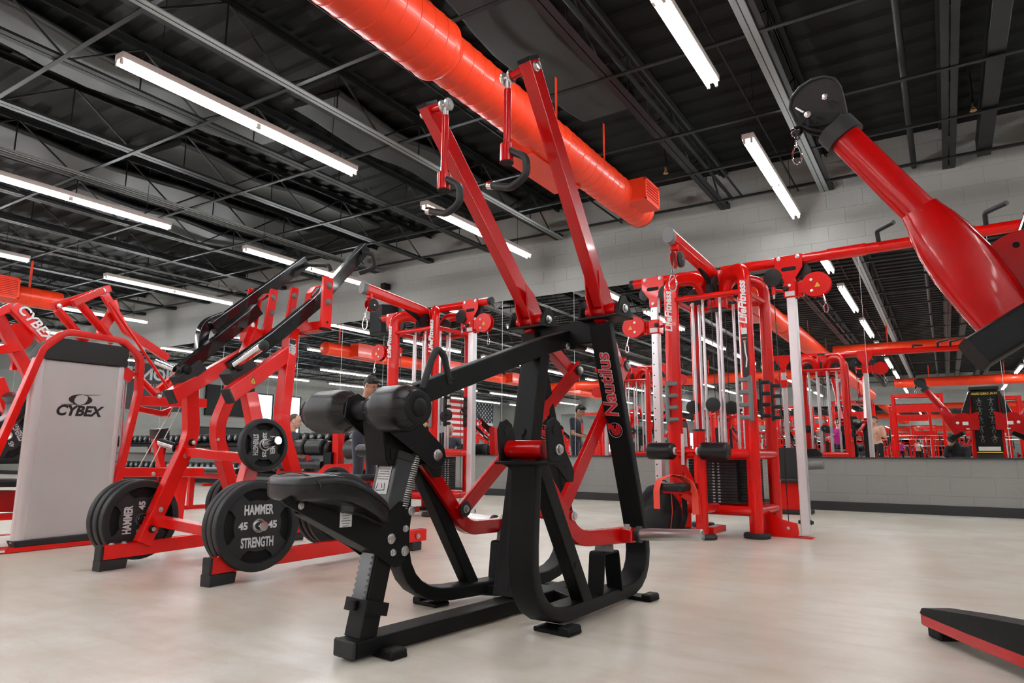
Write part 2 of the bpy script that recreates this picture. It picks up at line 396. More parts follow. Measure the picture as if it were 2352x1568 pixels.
# ---------------------------------------------------------------- lamps
def fixture(): 
    r = empty('strip_light', None, None)
    mb = MB().box((0, 0, .045), (.11, 2.44, .055), bev=.004)
    mb.build('housing', FIXT, r)
    for y in (-1.21, 0, 1.21):
        for sx in (-.032, .032): MB().box((sx, y, -.004), (.022, .022 if y else .05, .045), bev=.004).build('lamp_holder', FIXT, r)
    for sx in (-.032, .032):
        for y in (-.61, .61):
            MB().tube([(sx, y-.58, -.006), (sx, y+.58, -.006)], .0135, seg=8).build('lamp_tube', TUB, r)
    for y in (-.9, .9): MB().tube([(0, y, .07), (0, y, .90)], .003, seg=5).build('hanger', MBLK, r)
    return r
fx = fixture(); first = True
ROWS = [-1.33, -5.02, -8.36, -11.72, -15.1, -18.5, -21.9, 2.3, 5.8]
for ri, x in enumerate(ROWS):
    for k in range(8 if ri not in (7, 8) else 8):
        y = 7.18-3.57*k; xx = x
        if ri == 0: y = 7.42-3.57*k
        if ri == 3: y = 6.95-3.57*k
        o = fx if first else copy_tree(fx); first = False
        o.location = (xx, y, 3.53)
        rn = {0: 'right of the big duct', 1: 'in the first row left of the big duct', 2: 'in the second row left of the big duct', 3: 'in the third row left of the big duct', 4: 'in the far left lamp rows', 5: 'in the far left lamp rows', 6: 'in the far left lamp rows', 7: 'seen only in the mirror', 8: 'seen only in the mirror'}[ri]
        if ri in (0, 1, 2, 3) and k < 2:
            tag(o, 'lit strip light %s, %s' % (rn, ('nearest the mirror wall', 'next out from it')[k]), 'strip light', 'fluorescent strip lights on the ceiling')
        else: tag(o, 'lit strip light '+(rn if ri > 3 else rn+', reflected'), 'strip light', 'fluorescent strip lights '+rn)
# ---------------------------------------------------------------- ducts
def spiral_duct(mb, p0, p1, r, pitch=.16):
    p0 = Vector(p0); p1 = Vector(p1); L = (p1-p0).length; prof = [(0, 0), (r-.01, 0)]; z = 0
    while z < L:
        prof += [(r, min(z+.003, L)), (r, min(z+pitch-.008, L)), (r+.0038, min(z+pitch-.005, L)), (r+.0038, min(z+pitch-.002, L))]; z += pitch
    prof += [(r-.01, L), (0, L)]
    return mb.lathe(prof, p0, p1-p0, 48)
def grille(root, c, size, face, label=None):
    # box register: face = outward axis index sign
    b = MB().box(c, size, bev=.006).build('register_box', DUCT, root)
    ax, sg = face; c = Vector(c); cc = c.copy(); cc[ax] += sg*size[ax]/2; o = [k for k in range(3) if k != ax]
    f = MB(); hw, hh = size[o[0]]/2, size[o[1]]/2
    for s in (-1, 1):
        q = [0, 0, 0]; q[o[0]] = s*(hw-.015); d = [0, 0, 0]; d[ax] = .016; d[o[0]] = .03; d[o[1]] = hh*2; f.box(cc+Vector(q), d, bev=.003)
        q = [0, 0, 0]; q[o[1]] = s*(hh-.015); d = [0, 0, 0]; d[ax] = .016; d[o[1]] = .03; d[o[0]] = hw*2; f.box(cc+Vector(q), d, bev=.003)
    f.build('register_frame', DUCT, root)
    g = MB(); n = int(hh*2/.03)
    for i in range(1, n):
        q = [0, 0, 0]; q[o[1]] = -hh+i*2*hh/n; d = [0, 0, 0]; d[ax] = .008; d[o[0]] = hw*2-.05; d[o[1]] = .012; g.box(cc+Vector(q), d, bev=0)
    g.build('register_louvre', DRED, root)
dz = 3.30; dx = -2.67
dt = empty('spiral_duct', 'large glossy red spiral air duct running overhead towards the mirrored wall', 'air duct')
mb = MB(); spiral_duct(mb, (dx, YB+3, dz), (dx, 3.23, dz), .208, .13); mb.build('duct_section', DUCT, dt)
mb = MB(); spiral_duct(mb, (dx, 3.2, dz), (dx, 6.32, dz), .174, .13); mb.lathe([(.174, .06), (.211, 0), (.213, -.01), (.213, -.04), (.208, -.05)], (dx, 3.26, dz), (0, 1, 0), 48); mb.build('duct_middle_section', DUCT, dt)
mb = MB(); spiral_duct(mb, (dx, 6.28, dz-.01), (dx, 6.90, dz-.01), .160, .13); mb.lathe([(.16, 0), (.14, .03), (0, .045)], (dx, 6.88, dz-.01), (0, 1, 0), 48); mb.build('duct_end_section', DUCT, dt)
grille(dt, (dx+.17, 6.45, dz+.005), (.27, .40, .24), (0, 1))
MB().prism([(-.45, .09), (.45, .09), (.45, -.09), (-.45, -.09)], (dx-.33, 5.05, dz-.10), (0, 1, 0), (0, 0, 1), .28).build('side_outlet', DUCT, dt)
s = MB()
for y in (-6, -3, 0, 2.25, 4.9, 5.9):
    s.box((dx+.02, y, 3.70), (.004, .035, .44), bev=0).tube([(dx+.21*math.cos(a), y, dz+.21*math.sin(a)) for a in [i*PI/12 for i in range(0, 13)]] if y < 3.2 else [(dx+.177*math.cos(a), y, dz+.177*math.sin(a)) for a in [i*PI/12 for i in range(0, 13)]], .005, seg=6)
s.build('hanger_strap', DUCT, dt)
dt = empty('spiral_duct', 'red air duct high on the left behind the silver shroud machine', 'air duct')
mb = MB(); spiral_duct(mb, (-13.35, -12, 3.3), (-13.35, 5.8, 3.3), .17); mb.lathe([(.17, 0), (.12, .03), (0, .04)], (-13.35, 5.8, 3.3), (0, 1, 0), 32); mb.build('duct_section', DUCT, dt)
for y in (4.45, .6, -3.2, -7.5): grille(dt, (-13.1, y, 3.33), (.30, 1.1, .36), (0, 1))
s = MB()
for y in (5.3, 1.5, -2, -5.5): s.box((-13.35, y, 3.70), (.03, .03, .5), bev=.002)
s.build('hanger_strap', DUCT, dt)
for (x0, x1, y, z, r, lb) in ((-2.3, 7.8, -1.55, 3.30, .16, 'red cross duct behind the camera, nearest in the mirror'), (-1.5, 7.8, -12.2, 3.38, .18, 'red cross duct far behind the camera, seen in the mirror'), (-12.9, -3.0, -5.42, 3.2, .17, 'red cross duct joining the left duct, seen in the mirror')):
    dt = empty('spiral_duct', lb, 'air duct'); mb = MB(); spiral_duct(mb, (x0, y, z), (x1, y, z), r); mb.build('duct_section', DUCT, dt)
    s = MB()
    for k in range(4): s.box((x0+(x1-x0)*(k+.5)/4, y, z+.4), (.03, .04, .5), bev=.002)
    s.build('hanger_strap', DUCT, dt)
# ---------------------------------------------------------------- things on the walls
sp = empty('wall_speaker', 'black loudspeaker hung high on the block wall above the mirrors', 'speaker')
p = W(878, 668, Y=8.78)
MB().prism([(-.26, -.12), (.26, -.12), (.26, .02), (.14, .16), (-.14, .16), (-.26, .02)], (p.x, 8.80, p.z-.28), (1, 0, 0), (0, -1, 0), .50, bev=.01).build('cabinet', MBLK, sp)
MB().box((p.x, 8.86, p.z+.1), (.1, .16, .1)).build('bracket', MBLK, sp)
SIGN = empty('gym_banner', 'black banner with white capitals high on the left end wall, seen mirrored', 'banner', (XL+.03, 0, 0))
MB().box((0, 4.1, 2.98), (.02, 3.2, 1.7)).build('banner_panel', mat('banner_black', (.03, .03, .032), .6), SIGN)
mb = MB().text('PIONEER', (.012, 4.1, 3.42), (0, 1, 0), (0, 0, 1), .58, .004, fat=.018).text('F I T N E S S', (.012, 4.1, 3.02), (0, 1, 0), (0, 0, 1), .17, .004).text('A', (.012, 4.4, 2.55), (0, 1, 0), (0, 0, 1), .42, .004, fat=.012)
mb.build('lettering', LGR, SIGN)
tv = empty('television', 'wide black television on the left end wall, seen in the mirror', 'television')
MB().box((XL+.07, .6, 2.68), (.09, 2.2, 1.2)).build('screen', MBLK, tv); MB().box((XL+.02, .6, 2.68), (.04, .5, .4)).build('wall_mount', MBLK, tv)
cb = empty('storage_cabinet', 'long black cabinet against the left end wall, seen in the mirror', 'cabinet')
MB().box((XL+.32, .9, .8), (.6, 3.0, 1.6)).build('cabinet_body', MBLK, cb)
for y in (-.1, .9, 1.9): MB().box((XL+.63, y, .8), (.02, .92, 1.5)).build('cabinet_door', DKG, cb)
for i, (y0, y1) in enumerate(((-1.5, -.55), (-3.0, -1.75))):
    o = MB().box((XL+.02, (y0+y1)/2, 1.95), (.02, y1-y0, 2.25), bev=0).build('window_%d' % (i+1), GLASS); o['kind'] = 'structure'; o['label'] = 'bright daylit window in the left end wall'
    f = MB()
    for y in (y0, y1): f.box((XL+.04, y, 1.95), (.05, .05, 2.3))
    for z in (.82, 1.5, 3.08): f.box((XL+.04, (y0+y1)/2, z), (.05, y1-y0, .05))
    f.build('window_frame', MBLK, o)
o = MB().box((XL+.03, 5.6, 1.05), (.05, 1.0, 2.1)).build('door_1', DKG); o['kind'] = 'structure'; o['label'] = 'dark grey door in the left end wall'
MB().box((XL+.06, 5.25, 1.55), (.01, .3, .1)).build('door_sign', LAB, o)
# flag
fl = empty('american_flag', 'large flag with white stars and red stripes on the left end wall, seen mirrored', 'flag')
fy0, fy1, z0, z1 = -18.6, -13.6, 1.5, 3.75; st = (z1-z0)/13; rd, wh = MB(), MB()
for i in range(13):
    can = i >= 6; a = fy0 if not can else fy0
    ya, yb = (fy0, fy1) if not can else (fy0+(fy1-fy0)*.42, fy1)
    (rd if i % 2 == 0 else wh).box((XL+.03, (ya+yb)/2, z0+(i+.5)*st), (.02, yb-ya, st), bev=0)
rd.build('red_stripe', mat('flag_red', (.6, .02, .02), .8), fl); wh.build('white_stripe', mat('flag_white', (.7, .7, .7), .8), fl)
MB().box((XL+.03, fy0+(fy1-fy0)*.21, z0+9.5*st), (.022, (fy1-fy0)*.42, 7*st), bev=0).build('canton', mat('flag_navy', (.04, .045, .055), .8), fl)
s = MB()
for r_ in range(9):
    for c in range(6 if r_ % 2 == 0 else 5):
        y = fy0+(fy1-fy0)*.42*((c+.5+(0 if r_ % 2 == 0 else .5))/6); z = z0+6*st+7*st*(r_+.5)/9
        poly = [((.085 if k % 2 == 0 else .034)*math.sin(PI*k/5), (.085 if k % 2 == 0 else .034)*math.cos(PI*k/5)) for k in range(10)]
        s.prism(poly[::-1], (XL+.042, y, z), (0, 1, 0), (0, 0, 1), .004, bev=0)
s.build('star', WHT, fl)
# ================================================================ BLACK AND CRIM LAT PULLDOWN (foreground)
def disc(mb, c, ax, r=.012, th=.0015, mi=0): return mb.lathe([(0, 0), (r, 0), (r, th), (0, th)], c, ax, 16, mi)
A = empty('lat_pulldown_machine', 'black framed plate-loaded lat pulldown machine with tall red arms in the foreground', 'exercise machine', (-1.61, 2.25, 0), -6.5)
X = (1, 0, 0); YY = (0, 1, 0); Z = (0, 0, 1)
# base: spine, cross members, feet
mb = MB().bar([(.04, -.615, .036), (.03, .66, .036)], .098, .052, X, r=.008)
mb.bar([(-.25, .36, .040), (.02, .52, .038)], .075, .045, (.86, -.5, 0)); mb.bar([(.29, .38, .040), (.04, .52, .038)], .075, .045, (.86, .5, 0))
mb.build('base_spine', BLK, A)
MB().box((.04, -.622, .036), (.1, .016, .054), bev=.006).build('end_cap', DKG, A)
for k, (c, s) in enumerate((((.04, -.50, .007), (.24, .07, .012)), ((.35, .09, .009), (.16, .085, .016)), ((.30, .80, .009), (.16, .085, .016)), ((-.33, .12, .009), (.14, .085, .016)), ((-.21, .78, .009), (.14, .085, .016)))):
    f = MB().box(c, s, bev=.004)
    if k: f.box((c[0]+(.055 if c[0] > 0 else -.05), c[1], .016), (.05, .085, .03), bev=.006)
    else: f.box((c[0]+.09, c[1], .015), (.06, .07, .028), bev=.006).box((c[0]-.09, c[1], .015), (.06, .07, .028), bev=.006)
    f.build('foot_pad', BLK, A)
# side frames: one bent tube each, front leg, base run and leaning rear leg
def side(pts, nm='side_frame'):
    return MB().bar(pts, .106, .056, (1, .12 if pts[0][0] > 0 else -.2, 0), bend=[0, .26, .22, 0], r=.012).build(nm, BLK, A)
side([(.335, -.075, .615), (.325, -.098, .050), (.245, .965, .050), (.240, .61, 1.235)])
side([(-.325, -.075, .615), (-.325, -.098, .050), (-.165, .965, .050), (-.172, .62, 1.235)])
for sx, a, b in ((1, (.33, -.02, .62), (.315, .315, .065)), (-1, (-.31, -.02, .62), (-.285, .315, .065))):
    mb = MB().bar([a, b], .062, .062, X, r=.008); p = Vector(a).lerp(Vector(b), .72)
    d = (Vector(b)-Vector(a)).normalized(); nrm = Vector((0, -d.z, d.y)) if False else Vector((1, 0, 0))
    disc(mb, p+Vector((.0318, 0, 0)), X, .014, mi=1); disc(mb, p+Vector((.0318, -.01, -.0)), X, .001, mi=1)
    up = Vector((0, -d.z, d.y)); up = up if up.y < 0 else -up
    disc(mb, p+up*.0318+Vector((0, 0, .01)), up, .004, mi=1)
    mb.build('diagonal_strut', [BLK, MBLK], A)
# central mast
mb = MB().bar([(.01, .225, .06), (.0, .43, 1.09)], .118, .07, X, r=.01); disc(mb, (.0, .30, .70), (0, -1, .2), .021, mi=1); disc(mb, (.005, .318, .735), (0, -1, .2), .018, mi=1)
mb.bar([(.01, .20, .08), (.01, .285, .44)], .05, .02, X, r=.004); mb.build('mast', [BLK, MBLK], A)
# long beam from thigh rollers to the head
mb = MB().bar([(-.01, -.40, .82), (.03, .43, 1.125), (.03, .70, 1.205)], .062, .082, X, bend=.12, r=.007); bolt(mb, (.0615, .67, 1.20), X, .013, .012, 1); bolt(mb, (.06, .60, 1.145), X, .012, .012, 1)
mb.build('top_beam', [BLK, STL], A)
mb = MB().box((.035, .655, 1.205), (.42, .07, .11), bev=.006).box((.075, .67, 1.20), (.05, .09, .135), bev=.006); mb.build('head_cross_member', BLK, A)
mb = MB().tube([(.03, -.315, .86), (.03, -.265, .99), (.03, -.236, 1.035), (.03, -.20, 1.01), (.03, -.165, .905)], .0135, bend=.05, seg=12)
for q in ((.03, -.315, .865), (.03, -.165, .915)): mb.lathe([(.020, 0), (.016, .012)], q, (0, 0, 1), 12)
mb.build('loop_handle', RUB, A)
# lettering on the rear legs
def leg_letters(p0, p1, right):
    p0 = Vector(p0); p1 = Vector(p1); up = (p1-p0).normalized(); ax = X = Vector((1, 0, 0)); nrm = up.cross(Vector((1, 0, 0))); nrm = nrm if nrm.y < 0 else -nrm
    c = p0.lerp(p1, .735)+nrm*.0295; base = up; side_ = nrm.cross(base)
    a = MB().text('Nautilus', c, base, side_*-1 if (base.cross(side_*-1)).dot(nrm) > 0 else side_, .094, .0008, fat=.0042, shear=.12, sx=.95); a.build('lettering_outline', LGR, A)
    a = MB().text('Nautilus', c+nrm*.0010, base, side_*-1 if (base.cross(side_*-1)).dot(nrm) > 0 else side_, .094, .0008, fat=.0014, shear=.12, sx=.95); a.build('lettering', RPR, A)
    s = MB(); o = c+nrm*.0012-up*.212; r1 = Vector((1, 0, 0)); cc = []
    for k in range(13):   # shell: fan of ribs
        t0 = PI*(.1+1.62*k/13); t1 = PI*(.1+1.62*(k+.72)/13); R = .032-.0009*k
        f = [o+up*(.010*math.cos(t0))+r1*(.010*math.sin(t0)), o+up*(R*math.cos(t0))+r1*(R*math.sin(t0)), o+up*(R*math.cos(t1))+r1*(R*math.sin(t1)), o+up*(.010*math.cos(t1))+r1*(.010*math.sin(t1))]
        s.add(f, [(0, 1, 2, 3)])
    s.add([o+up*.036-r1*.036, o+up*.008-r1*.040, o+up*.001-r1*.008, o+up*.022-r1*.002], [(0, 1, 2, 3)]); s.lathe([(0, 0), (.008, 0), (.008, .0005), (0, .0005)], o, nrm, 14)
    s.build('shell_emblem', RPR, A)
    s = MB().lathe([(.0335, 0), (.0355, 0), (.0355, .0006), (.0335, .0006)], o-nrm*.0008, nrm, 28); s.build('emblem_ring', LGR, A)
leg_letters((.248, .905, .20), (.240, .61, 1.235), 1); leg_letters((-.168, .91, .20), (-.172, .62, 1.235), 0)
# pivot brackets
def ears(v0, v1, u, z, kind):
    p = MB()
    if kind == 'top':
        poly = [(-.055, -.035), (.075, -.035), (.06, .0), (.035, .045), (.012, .062), (-.02, .055), (-.035, .03), (-.05, -.01)]
        p.box(((v0+v1)/2, u+.01, z-.035), (v1-v0+.02, .135, .012), bev=.003)
    else:
        poly = [(-.06, .02), (-.05, -.05), (.0, -.065), (.06, -.115), (.095, -.115), (.10, -.075), (.045, .0), (.03, .05), (.012, .093), (-.02, .112), (-.05, .1), (-.065, .07)]
        p.box(((v0+v1)/2, u-.01, z-.048), (v1-v0+.02, .125, .012), bev=.003)
    for v in (v0, v1): p.prism(poly, (v-.006, u, z), YY, Z, .012)
    if kind == 'low':
        for v in (v0, v1):
            disc(p, (v+.0063, u-.018, z+.068), X, .019, mi=1); disc(p, (v-.0063, u-.018, z+.068), (-1, 0, 0), .019, mi=1)
    bolt(p, (v1+.006, u+(.0 if kind == 'top' else .0), z), X, .015, .014, 2); bolt(p, (v0-.006, u, z), (-1, 0, 0), .012, .01, 2)
    p.build('pivot_bracket', [BLK, MBLK, STL], A)
for v0, v1 in ((.148, .352), (-.272, -.072)): ears(v0, v1, .62, 1.292, 'top')
for v0, v1 in ((.232, .452), (-.43, -.22)): ears(v0, v1, -.05, .655, 'low')
# upper red arms with rear link joint, hangers and grips
for sg, vb, vt, vj in ((1, .245, .292, .100), (-1, -.168, -.298, -.130)):
    arm = MB().bar([(vt, -.012, 2.235), (vb, .615, 1.33)], .058, .082, (1, .05*sg, 0), r=.006).build('upper_arm', CRIM, A)
    MB().bar([(vt, -.017, 2.242), (vt, -.008, 2.228)], .062, .086, (1, .05*sg, 0), r=.006).build('end_cap', BLK, arm)
    mb = MB().cyl((vb-.078, .62, 1.292), (vb+.078, .62, 1.292), .033, 24); mb.build('pivot_barrel', CRIM, arm)
    g = MB()
    for dv in (-.036, .036): g.prism([(-.05, -.03), (.06, -.03), (.045, .03), (-.03, .13), (-.095, .17), (-.085, .05)], (vb+dv-.004, .62, 1.292), YY, Z, .008)
    g.build('gusset', CRIM, arm)
    jt_u = 1.01 if sg > 0 else .91
    MB().bar([(vb, .60, 1.27), (vj, jt_u, 1.06)], .052, .062, (1, 0, 0), r=.006).build('rear_arm', CRIM, arm)
    # hanger
    vh = vt-(.105 if sg > 0 else -.125)
    h = MB().cyl((vt-.03*sg, -.005, 2.205), (vh+.02*sg, -.015, 2.19), .017, 16); h.build('cross_pin', CRIM, A)
    b = MB(); bolt(b, (vt+.029*sg, .0, 2.20), (sg, 0, 0), .016, .018); b.build('pin_bolt', STL, A)
    e = MB()
    for dv in (-.018, .018): e.lathe([(.010, -.006), (.026, -.006), (.030, 0), (.026, .006), (.010, .006)], (vh+dv, -.015, 2.19), X, 20)
    e.cyl((vh-.026, -.015, 2.19), (vh+.03, -.015, 2.19), .013, 12).cyl((vh, -.015, 2.185), (vh, -.015, 2.135), .012, 12); e.build('swivel_joint', STL, A)
    zr = 1.86 if sg > 0 else 1.83
    r = MB().cyl((vh, -.015, 2.14), (vh, -.018, zr+.02), .0155, 16).build('hanger_rod', CRIM, A)
    MB().cyl((vh, -.018, zr+.035), (vh, -.018, zr-.045), .029, 24, bev=.003).cyl((vh, -.018, zr-.045), (vh, -.018, zr-.049), .029, 24, mi=1).build('hub', [CRIM, MBLK], r)
    gp = MB().tube([(vh+.02, -.02, zr+.0), (vh+.10, -.02, zr-.05), (vh+.115, -.03, zr-.135), (vh+.03, -.03, zr-.165), (vh-.075, -.02, zr-.125)], .0155, bend=.06, seg=14).build('grip', RUB, r)
    MB().cyl((vh-.072, -.02, zr-.126), (vh-.098, -.02, zr-.118), .0185, 16).build('grip_end', CHR, gp)
    # link bar
    jt = Vector((.135, 1.01, 1.085)) if sg > 0 else Vector((-.088, .91, 1.07)); jb = Vector((.275, .215, .402)) if sg > 0 else Vector((-.232, .205, .400))
    dl = (jt-jb).normalized(); lk = MB().bar([jb-dl*.03, jt+dl*.03], .022, .068, X, r=.004).build('link_bar', CRIM, A)
    mb = MB(); pj = jt+Vector((.011, 0, 0)); mb.lathe([(0, 0), (.030, 0), (.030, .006), (0, .006)], pj, X, 20); bolt(mb, pj+Vector((.006, 0, 0)), X, .014, .012, 1); mb.build('joint', [DKG, STL], lk)
    # lower lever and plate horn
    vl = .312 if sg > 0 else -.275
    lv = MB().bar([(vl, -.035, .64), (vl, .26, .310), (vl+(.05 if sg > 0 else -.03), .60, .300)], .050, .062, X, bend=.16, r=.006).build('lower_lever', CRIM, A)
    MB().cyl((vl-.088 if sg < 0 else vl-.095, -.05, .655), (vl+.088 if sg > 0 else vl+.055, -.05, .655), .034, 24).build('pivot_barrel', CRIM, lv)
    pj = jb+Vector((.012 if sg < 0 else .062, 0, 0)); mb = MB(); (mb.lathe([(0, 0), (.033, 0), (.033, .006), (0, .006)], pj, X, 20) if sg < 0 else None); bolt(mb, pj+Vector((.004, 0, 0)), X, .013, .013, 1)
    mb.cyl(pj-Vector((.15, 0, 0)), pj, .020, 14, mi=2); mb.build('joint', [DKG, STL, CRIM], lv)
    pb = Vector((vl+(.06 if sg > 0 else -.03), .575, .305)); MB().box(pb+Vector((.0, -.01, 0)), (.10, .085, .055), bev=.005).build('horn_mount', CRIM, lv)
    MB().cyl(pb+Vector((.05*sg, 0, .003)), pb+Vector((.068*sg, 0, .004)), .034, 24).build('collar', RUB, lv)
    mb = MB().lathe([(0, 0), (.0245, 0), (.0245, .27), (.019, .272), (.0185, .262), (0, .262)], pb+Vector((.066*sg, 0, .004)), (sg, 0, .06), 24); mb.build('plate_horn', STL, lv)
    mb = MB(); bolt(mb, pb+Vector((.0, .0, .027)), Z, .014, .014); mb.build('horn_bolt', STL, lv)
    # rest bracket and bumper
    vd = .30 if sg > 0 else -.24
    mb = MB()
    mb.bar([(vd, .435, .07), (vd, .452, .235), (vd, .565, .235), (vd, .592, .07)], .075, .010, X, bend=.012, r=.003); mb.build('stop_bracket', BLK, A)
    MB().lathe([(0, 0), (.040, 0), (.037, .035), (.028, .05), (0, .05)], (vd, .508, .238), Z, 20).build('rubber_stop', GALV, A)
# seat column
mb = MB().bar([(.03, -.555, .055), (.03, -.375, .80)], .082, .07, X, r=.006); mb.build('seat_column', BLK, A)
d = Vector((0, .18, .745)).normalized(); fr = Vector((0, -d.z, d.y)); 
def col(t, off=0, v=.03): return Vector((v, -.555, .055))+d*t+fr*off
mb = MB().bar([col(.10, .038), col(.34, .038)], .062, .008, X, r=.003)
for k in range(12): mb.bar([col(.115+.018*k, .043), col(.123+.018*k, .043)], .058, .010, X, r=.003)
mb.build('adjustment_rack', mat('clear_plastic_rack', (.12, .13, .14), .18), A)
mb = MB().bar([col(.075), col(.115)], .112, .10, X, r=.01); mb.box(col(.095, .055), (.03, .02, .03)); bolt(mb, col(.1, .05), fr, .006, .006, 1); mb.build('stop_collar', [BLK, STL], A)
mb = MB().bar([col(.36), col(.575)], .105, .088, X, r=.008).build('slider_housing', mat('worn_black_plastic', (.04, .042, .046), .3, var=(9, .3)), A)
MB().bar([col(.575), col(.60)], .112, .098, X, r=.008).build('housing_cap', DKG, mb)
lb = MB().bar([col(.45, .0455), col(.555, .0455)], .064, .001, X, r=.0005, mi=0)
n = fr
ax_ = Vector((-1, 0, 0)) if n.cross(Vector((1, 0, 0))).dot(d) < 0 else Vector((1, 0, 0))
axx = d.cross(n)
lb.text('TO LOWER SEAT', col(.546, .0465), axx, d, .0075, .0003, mi=1, fat=.0002)
for k, t in enumerate(('Place one hand under', 'front of seat lifting', 'upward while the other', 'hand presses downward', 'on rear center of seat.')): lb.text(t, col(.535-.0085*k, .0465), axx, d, .0062, .0003, mi=1)
for a_, b_ in (((-.02, .485), (-.026, .462)), ((.012, .487), (.018, .462)), ((-.026, .461), (.018, .464)), ((-.002, .485), (.004, .470))):
    lb.tube([col(a_[1], .0467, .03)+axx*a_[0], col(b_[1], .0467, .03)+axx*b_[0]], .0012, seg=4, mi=1)
lb.build('instruction_label', [LAB, BPR], A)
# seat bracket plates with bolts
poly = [(-.905, .505), (-.86, .522), (-.56, .458), (-.50, .445), (-.455, .478), (-.405, .475), (-.395, .44), (-.415, .30), (-.435, .268), (-.47, .265), (-.58, .335), (-.895, .492)]
mb = MB()
for v in (-.018, .082): mb.prism(poly if v > 0 else [(max(p[0], -.79), min(p[1], .50) if p[0] < -.79 else p[1]) for p in poly[1:-1]]+[(-.79, .455)], (v-.004, 0, 0), YY, Z, .008)
mb.bar([(.032, -.79, .452), (.032, -.60, .350), (.032, -.50, .30)], .095, .006, X)
for u_, z_, r_ in ((-.40, .445, .012), (-.425, .388, .009), (-.487, .36, .013), (-.478, .315, .009), (-.425, .315, .013)): bolt(mb, (.086, u_, z_), X, r_, .010, 1)
bolt(mb, (.086, -.84, .485), X, .008, .006, 1)
mb.build('seat_bracket', [BLK, STL], A)
mb = MB().prism([(-.023, -.03), (.023, -.03), (.023, .03), (-.023, .03)], (.0862, -.675, .442), YY, Z, .0006, bev=0); mb.text('Nautilus', (.0872, -.675, .465), YY, Z, .009, .0003, mi=1)
for k in range(6): mb.box((.0872, -.675, .455-.008*k), (.0004, .036-.006*(k % 3), .0022), bev=0, mi=1)
mb.build('maker_label', [LAB, GALV], A)
# seat pad
def pad_mesh(outline, ztop, th, rd=.022):
    n = len(outline); mb = MB(); vs = []; cx = sum(p[0] for p in outline)/n; cy = sum(p[1] for p in outline)/n
    rings = [(.93, -th), (.985, -th+rd*.4), (1, -th+rd), (1, -rd), (.985, -rd*.4), (.95, -.003), (.80, 0), (.5, .002), (.2, .003)]
    for k, dz_ in rings:
        for x, y in outline:
            px, py = cx+(x-cx)*k, cy+(y-cy)*k; vs.append((px, py, ztop(py)+dz_))
    fs = []
    for r in range(len(rings)-1):
        for i in range(n): fs.append((r*n+i, r*n+(i+1) % n, (r+1)*n+(i+1) % n, (r+1)*n+i))
    fs.append(tuple(range(n))[::-1]); fs.append(tuple((len(rings)-1)*n+i for i in range(n)))
    return mb.add(vs, fs)
def lerps(t, ks):
    for (a, x), (b, y) in zip(ks[:-1], ks[1:]):
        if t <= b: return x+(y-x)*max(0, (t-a))/(b-a)
    return ks[-1][1]
half = [(-.875, .0), (-.872, .06), (-.86, .10), (-.83, .125), (-.78, .138), (-.72, .142), (-.66, .138), (-.60, .125), (-.55, .105), (-.53, .085), (-.525, .05), (-.525, 0)]
ol = [(.035+v, u) for u, v in half]+[(.035-v, u) for u, v in half[-2:0:-1]]
zt = lambda u: lerps(u, [(-.9, .562), (-.84, .574), (-.78, .576), (-.72, .566), (-.64, .535), (-.50, .462)])
st = pad_mesh(ol, zt, .072).build('seat_pad', PAD, A)
so = MB().sweep([Vector((x*1.012-.0004, y, zt(y)-.022)) for x, y in ol], circ(.0022, 5), closed=True)
so.sweep([Vector((.035+.142*math.cos(t), -.838, zt(-.838)-.036+.042*math.sin(t))) for t in [PI*k/12 for k in range(13)]], circ(.002, 5))
so.build('piping', SEAM, st)
MB().bar([(.03, -.82, .500), (.03, -.64, .455), (.03, -.54, .41)], .16, .014, X).build('seat_board', MBLK, st)
# spring
mb = MB(); a = Vector((.078, -.352, .70)); b = Vector((.078, -.43, .455)); ax = (b-a).normalized(); e1 = Vector((1, 0, 0)); e2 = ax.cross(e1); pts = []
for k in range(34*10): t = k/(34*10-1); g = 2*PI*34*t; pts.append(a.lerp(b, t)+(e1*math.cos(g)+e2*math.sin(g))*.0135)
mb.sweep(pts, circ(.0026, 5)); mb.cyl(a, a-ax*.02, .009, 10); mb.build('tension_spring', SCAB, A)
# thigh pad carrier
mb = MB()
for v in (-.07, .085):
    mb.prism([(-.585, .76), (-.575, .83), (-.53, .845), (-.50, .83), (-.33, .715), (-.255, .66), (-.245, .625), (-.262, .595), (-.29, .585), (-.33, .60), (-.50, .70), (-.56, .74)][::-1], (v+.004, 0, 0), (0, -1, 0) if False else YY, Z, .008)
bolt(mb, (.093, -.288, .633), X, .016, .014, 1); mb.build('thigh_pad_lever', [BLK, STL], A)
mb = MB().prism([(-.53, .75), (-.505, .615), (-.49, .598), (-.26, .598), (-.25, .62), (-.40, .74)], (-.035, 0, 0), YY, Z, .105, bev=.004)
mb.prism([(-.49, .655), (-.46, .655), (-.465, .62), (-.485, .62)], (.0705, 0, 0), YY, Z, .002, mi=1, bev=0); mb.build('pad_adjust_bracket', [BLK, MBLK], A)
MB().cyl((.03, -.335, .752), (.03, -.30, .738), .019, 16).build('pull_knob', CREAM, A)
ax0 = Vector((-.03, -.53, .785))
MB().cyl(ax0-Vector((.11, 0, 0)), ax0+Vector((.12, 0, 0)), .034, 24).build('roller_axle', MBLK, A)
